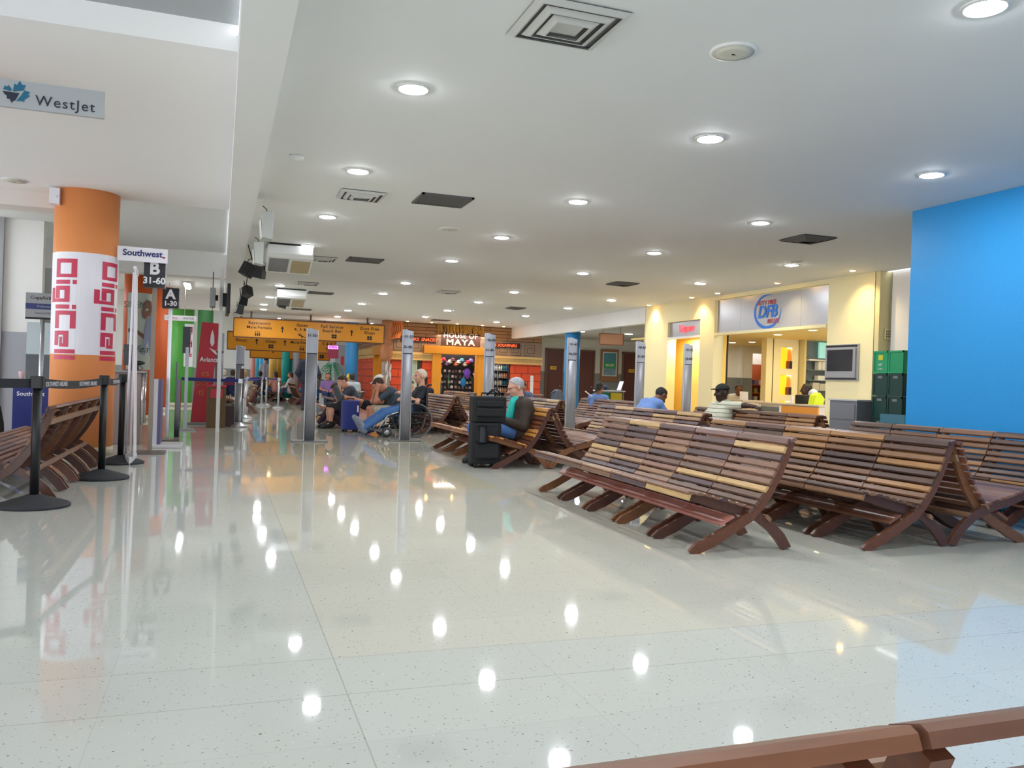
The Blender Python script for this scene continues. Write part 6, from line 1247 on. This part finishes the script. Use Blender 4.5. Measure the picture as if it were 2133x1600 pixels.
# wheelchair and its user
wc = empty('wheelchair', (3.62, 16.2, 0), R(90), 'black folding wheelchair with large spoked wheels, behind the pole marked 31-35 and 36-40', 'wheelchair')
for sx in (-.30, .30):
    t = MB(); n = 40; Rr = .325
    t.tube([(sx, -.0+Rr*math.cos(2*math.pi*k/n), .34+Rr*math.sin(2*math.pi*k/n)) for k in range(n+1)], .018, 8); w_ = t.build('wheel', mat('grey_tyre', (92, 94, 98), .6), wc)
    t = MB(); t.tube([(sx*1.1, .28*math.cos(2*math.pi*k/n), .34+.28*math.sin(2*math.pi*k/n)) for k in range(n+1)], .008, 6); t.build('hand_rim', BLACKP, w_)
    t = MB().cyl((sx-.03, 0, .34), (sx+.03, 0, .34), .035)
    for k in range(9): a = 2*math.pi*k/9; t.tube([(sx, 0, .34), (sx, .315*math.cos(a), .34+.315*math.sin(a))], .008, 5)
    t.build('spokes', BLACKP, w_)
    c_ = MB().cyl((sx-.02, .56, .10), (sx+.02, .56, .10), .10, n=24).build('caster', mat('caster_grey', (62, 64, 68), .6), wc); MB().cyl((sx-.024, .56, .10), (sx+.024, .56, .10), .05, n=16).tube([(sx, .56, .1), (sx, .50, .26)], .014).build('caster_fork', STEEL, c_)
    MB().tube([(sx, -.22, 1.02), (sx, -.26, 1.05), (sx, -.30, 1.04)], .018).tube([(sx, -.22, 1.04), (sx, -.2, .5), (sx, .35, .48), (sx, .5, .40), (sx, .50, .24)], .016).tube([(sx, -.2, .70), (sx, .25, .70), (sx, .32, .62), (sx, .32, .48)], .014).tube([(sx, -.2, .5), (sx, -.15, .3), (sx, .45, .26)], .014).build('side_frame', BLACKP, wc)
    MB().box(sx-.025, sx+.025, -.15, .22, .70, .735).build('armrest', DARK, wc, bevel=.01)
    MB().tube([(sx, .34, .50), (sx*.95, .55, .42), (sx*.85, .72, .14)], .014).box(sx*.85-.07, sx*.85+.07, .66, .80, .12, .14).build('leg_rest', CHROME, wc)
MB().box(-.27, .27, -.18, .34, .44, .48).build('seat', DARK, wc, bevel=.01); MB().box(-.28, .28, -.24, -.20, .5, .96).build('backrest', DARK, wc, bevel=.01)
J = sitJ(lean=-.14, sh=.92, head=(0, -.10, 1.20), knee=.62, hand=(.12, .2, .74)); J.update(knL=(-.14, .58, .46), knR=(.14, .60, .48), anL=(-.10, 1.0, .17), anR=(.12, 1.02, .19), toL=(-.12, 1.12, .33), toR=(.14, 1.14, .35), hipL=(-.1, 0, .58), hipR=(.1, 0, .58), sole=(0, .8, -.6)); J['hf'] = (-.1, 1, -.1); J['elL'] = (-.30, .02, .70); J['elR'] = (.30, .0, .70); J['haL'] = (-.14, .26, .84)
person('white-haired man in a black t-shirt and blue jeans slumped in the wheelchair, legs stretched forward', (3.66, 16.2, 0), R(90), J, SK1, mat('black_tshirt', (32, 36, 46), .8), DN, mat('trainer_silver', (126, 134, 150), .5, noise=.5, nscale=14), WH, vox=.010, wid=1.15, s=1.2, bald=.2, feet=True)
# standing and far people
def standJ(h=1.0, arm=.0):
    J = dict(hipL=(-.10, 0, .98), hipR=(.10, 0, .98), shL=(-.20, 0, 1.58), shR=(.20, 0, 1.58), head=(0, .03, 1.86), knL=(-.11, .02, .54), knR=(.11, .04, .54), anL=(-.12, 0, .10), anR=(.12, .02, .10), toL=(-.14, .16, .05), toR=(.14, .18, .05),
             elL=(-.29, -.02, 1.28), elR=(.29, -.02, 1.28), haL=(-.27, .12, 1.02), haR=(.27, .12, 1.02)); return {k: tuple(c*h for c in v) for k, v in J.items()}
J = standJ(1.0); J['elL'] = (-.34, -.06, 1.22); J['elR'] = (.34, -.06, 1.22); J['haL'] = (-.2, .1, 1.0); J['haR'] = (.2, .1, 1.0)
person('tall person in a dark navy jacket walking away, mostly hidden by the pole marked 31-35', (2.72, 28.0, 0), R(-5), J, SK2, mat('navy_jacket', (0, 0, 0)), mat('navy_trousers', (0, 0, 0)), SHB, BH, .7, vox=.018, sleeve=1, wid=1.1, loose=.025, hands=False)
person('standing person in a pale blue-grey shirt under the far yellow column', (2.02, 41.0, 0), R(10), standJ(.98), SK2, mat('pale_blue_shirt', (168, 178, 200), .8), DN, SHB, BRH, vox=.02, hands=False)
farp = [(4.05, 27.2, 0, 'person in pale grey seated right of the pole marked 31-35', (168, 178, 184), BH), (3.6, 36.2, 85, 'man in a dark navy t-shirt reclining on the far bench', (34, 38, 58), BRH), (2.30, 37.0, 30, 'person in a salmon top on the far benches', (196, 140, 124), BRH), (2.85, 36.8, 60, 'person in white leaning forward beside the man in dark navy', (206, 204, 204), BRH),
        (.95, 35.2, 0, 'person in a cream hooded top with back turned, behind the far belts', (206, 190, 130), BLH), (1.75, 40.0, 0, 'person in dark clothes left of the standing one in pale blue-grey', (50, 50, 70), BH), (2.25, 40.2, 0, 'dark-haired person right below the amber column', (70, 64, 80), BH), (4.0, 43.5, 0, 'person in black on the far right of the trunk column', (36, 38, 46), BH),
        (4.5, 44.5, 0, 'second person in black beyond the trunk column', (40, 42, 52), BH), (.45, 33.5, 0, 'person in navy sitting behind the red banner', (40, 48, 90), BRH), (.15, 35.6, 0, 'white-haired person behind the blue belt', (180, 180, 190), WH), (4.4, 39.4, 150, 'person in camouflage grey beyond the far bench', (120, 124, 122), BRH), (3.9, 32.4, 180, 'person in purple beyond the yellow A-frame board', (140, 110, 170), BH), (4.9, 45.5, 0, 'person in brown at the far end of the hall', (150, 124, 100), BRH)]
proto = {}
for i, (a, b, rz, lb, c, hm_) in enumerate(farp):
    J = sitJ(lean=-.05+.05*(i % 3), head=(0, .0+.06*(i % 3), 1.13)); person(lb, (a, b, 0), R(rz), J, (SK2, SK1, SKM)[i % 3], mat('far_top_%d' % i, c, .85), (DND, DN)[i % 2], SHB, hm_, .7, vox=.022, sleeve=(.5, 1)[i % 2], hands=False)
for a, b, rz, s_, lb in ((3.5, 27.2, 0, 0, 'bench on which the person in pale grey sits'), (.2, 34.4, 0, 1, 'bench of the people behind the far belts'), (1.9, 36.6, 0, 1, 'far bench under the turquoise columns'), (3.3, 42.2, 0, 1, 'farthest bench by the trunk column'), (1.1, 38.6, 0, 0, 'far bench beneath the blue columns')):
    dup(bB if s_ else bL, (a, b, 0), R(rz), lb, GB)
o = MB().ell((0, 0, 0), (.22, .13, .2), 8).build('backpack', mat('tan_canvas', (150, 126, 104), .8)); o.location = (3.62, 27.0, .70); tag(o, 'tan bag on the bench behind the dark-haired man in charcoal', 'bag')
# staff inside the shop
J = standJ(.78); J['head'] = (0, .3, 1.2); J['shL'] = (-.2, .16, 1.12); J['shR'] = (.2, .16, 1.12)
person('shop worker in a pale blue shirt bending behind the long counter', (13.2, 15.9, 0), R(60), J, SKD, mat('pale_blue_work_shirt', (186, 200, 232), .8), DND, SHB, BH, vox=.016, hands=False)
J = sitJ(lean=.1, sh=.95, head=(0, .2, 1.14)); person('shop worker in white leaning at the left edge behind the rounded counter', (13.0, 18.9, 0), R(160), J, SKM, mat('white_work_shirt', (226, 228, 236), .8), DND, SHB, BH, vox=.016, hands=False)
J = sitJ(lean=.0, sh=.7, head=(0, .05, .98)); person('dark-haired shop worker seated low behind the rounded counter', (13.5, 18.4, 0), R(120), J, SKD, mat('dark_work_top', (40, 42, 48), .8), DND, SHB, BH, .7, vox=.016, hands=False)
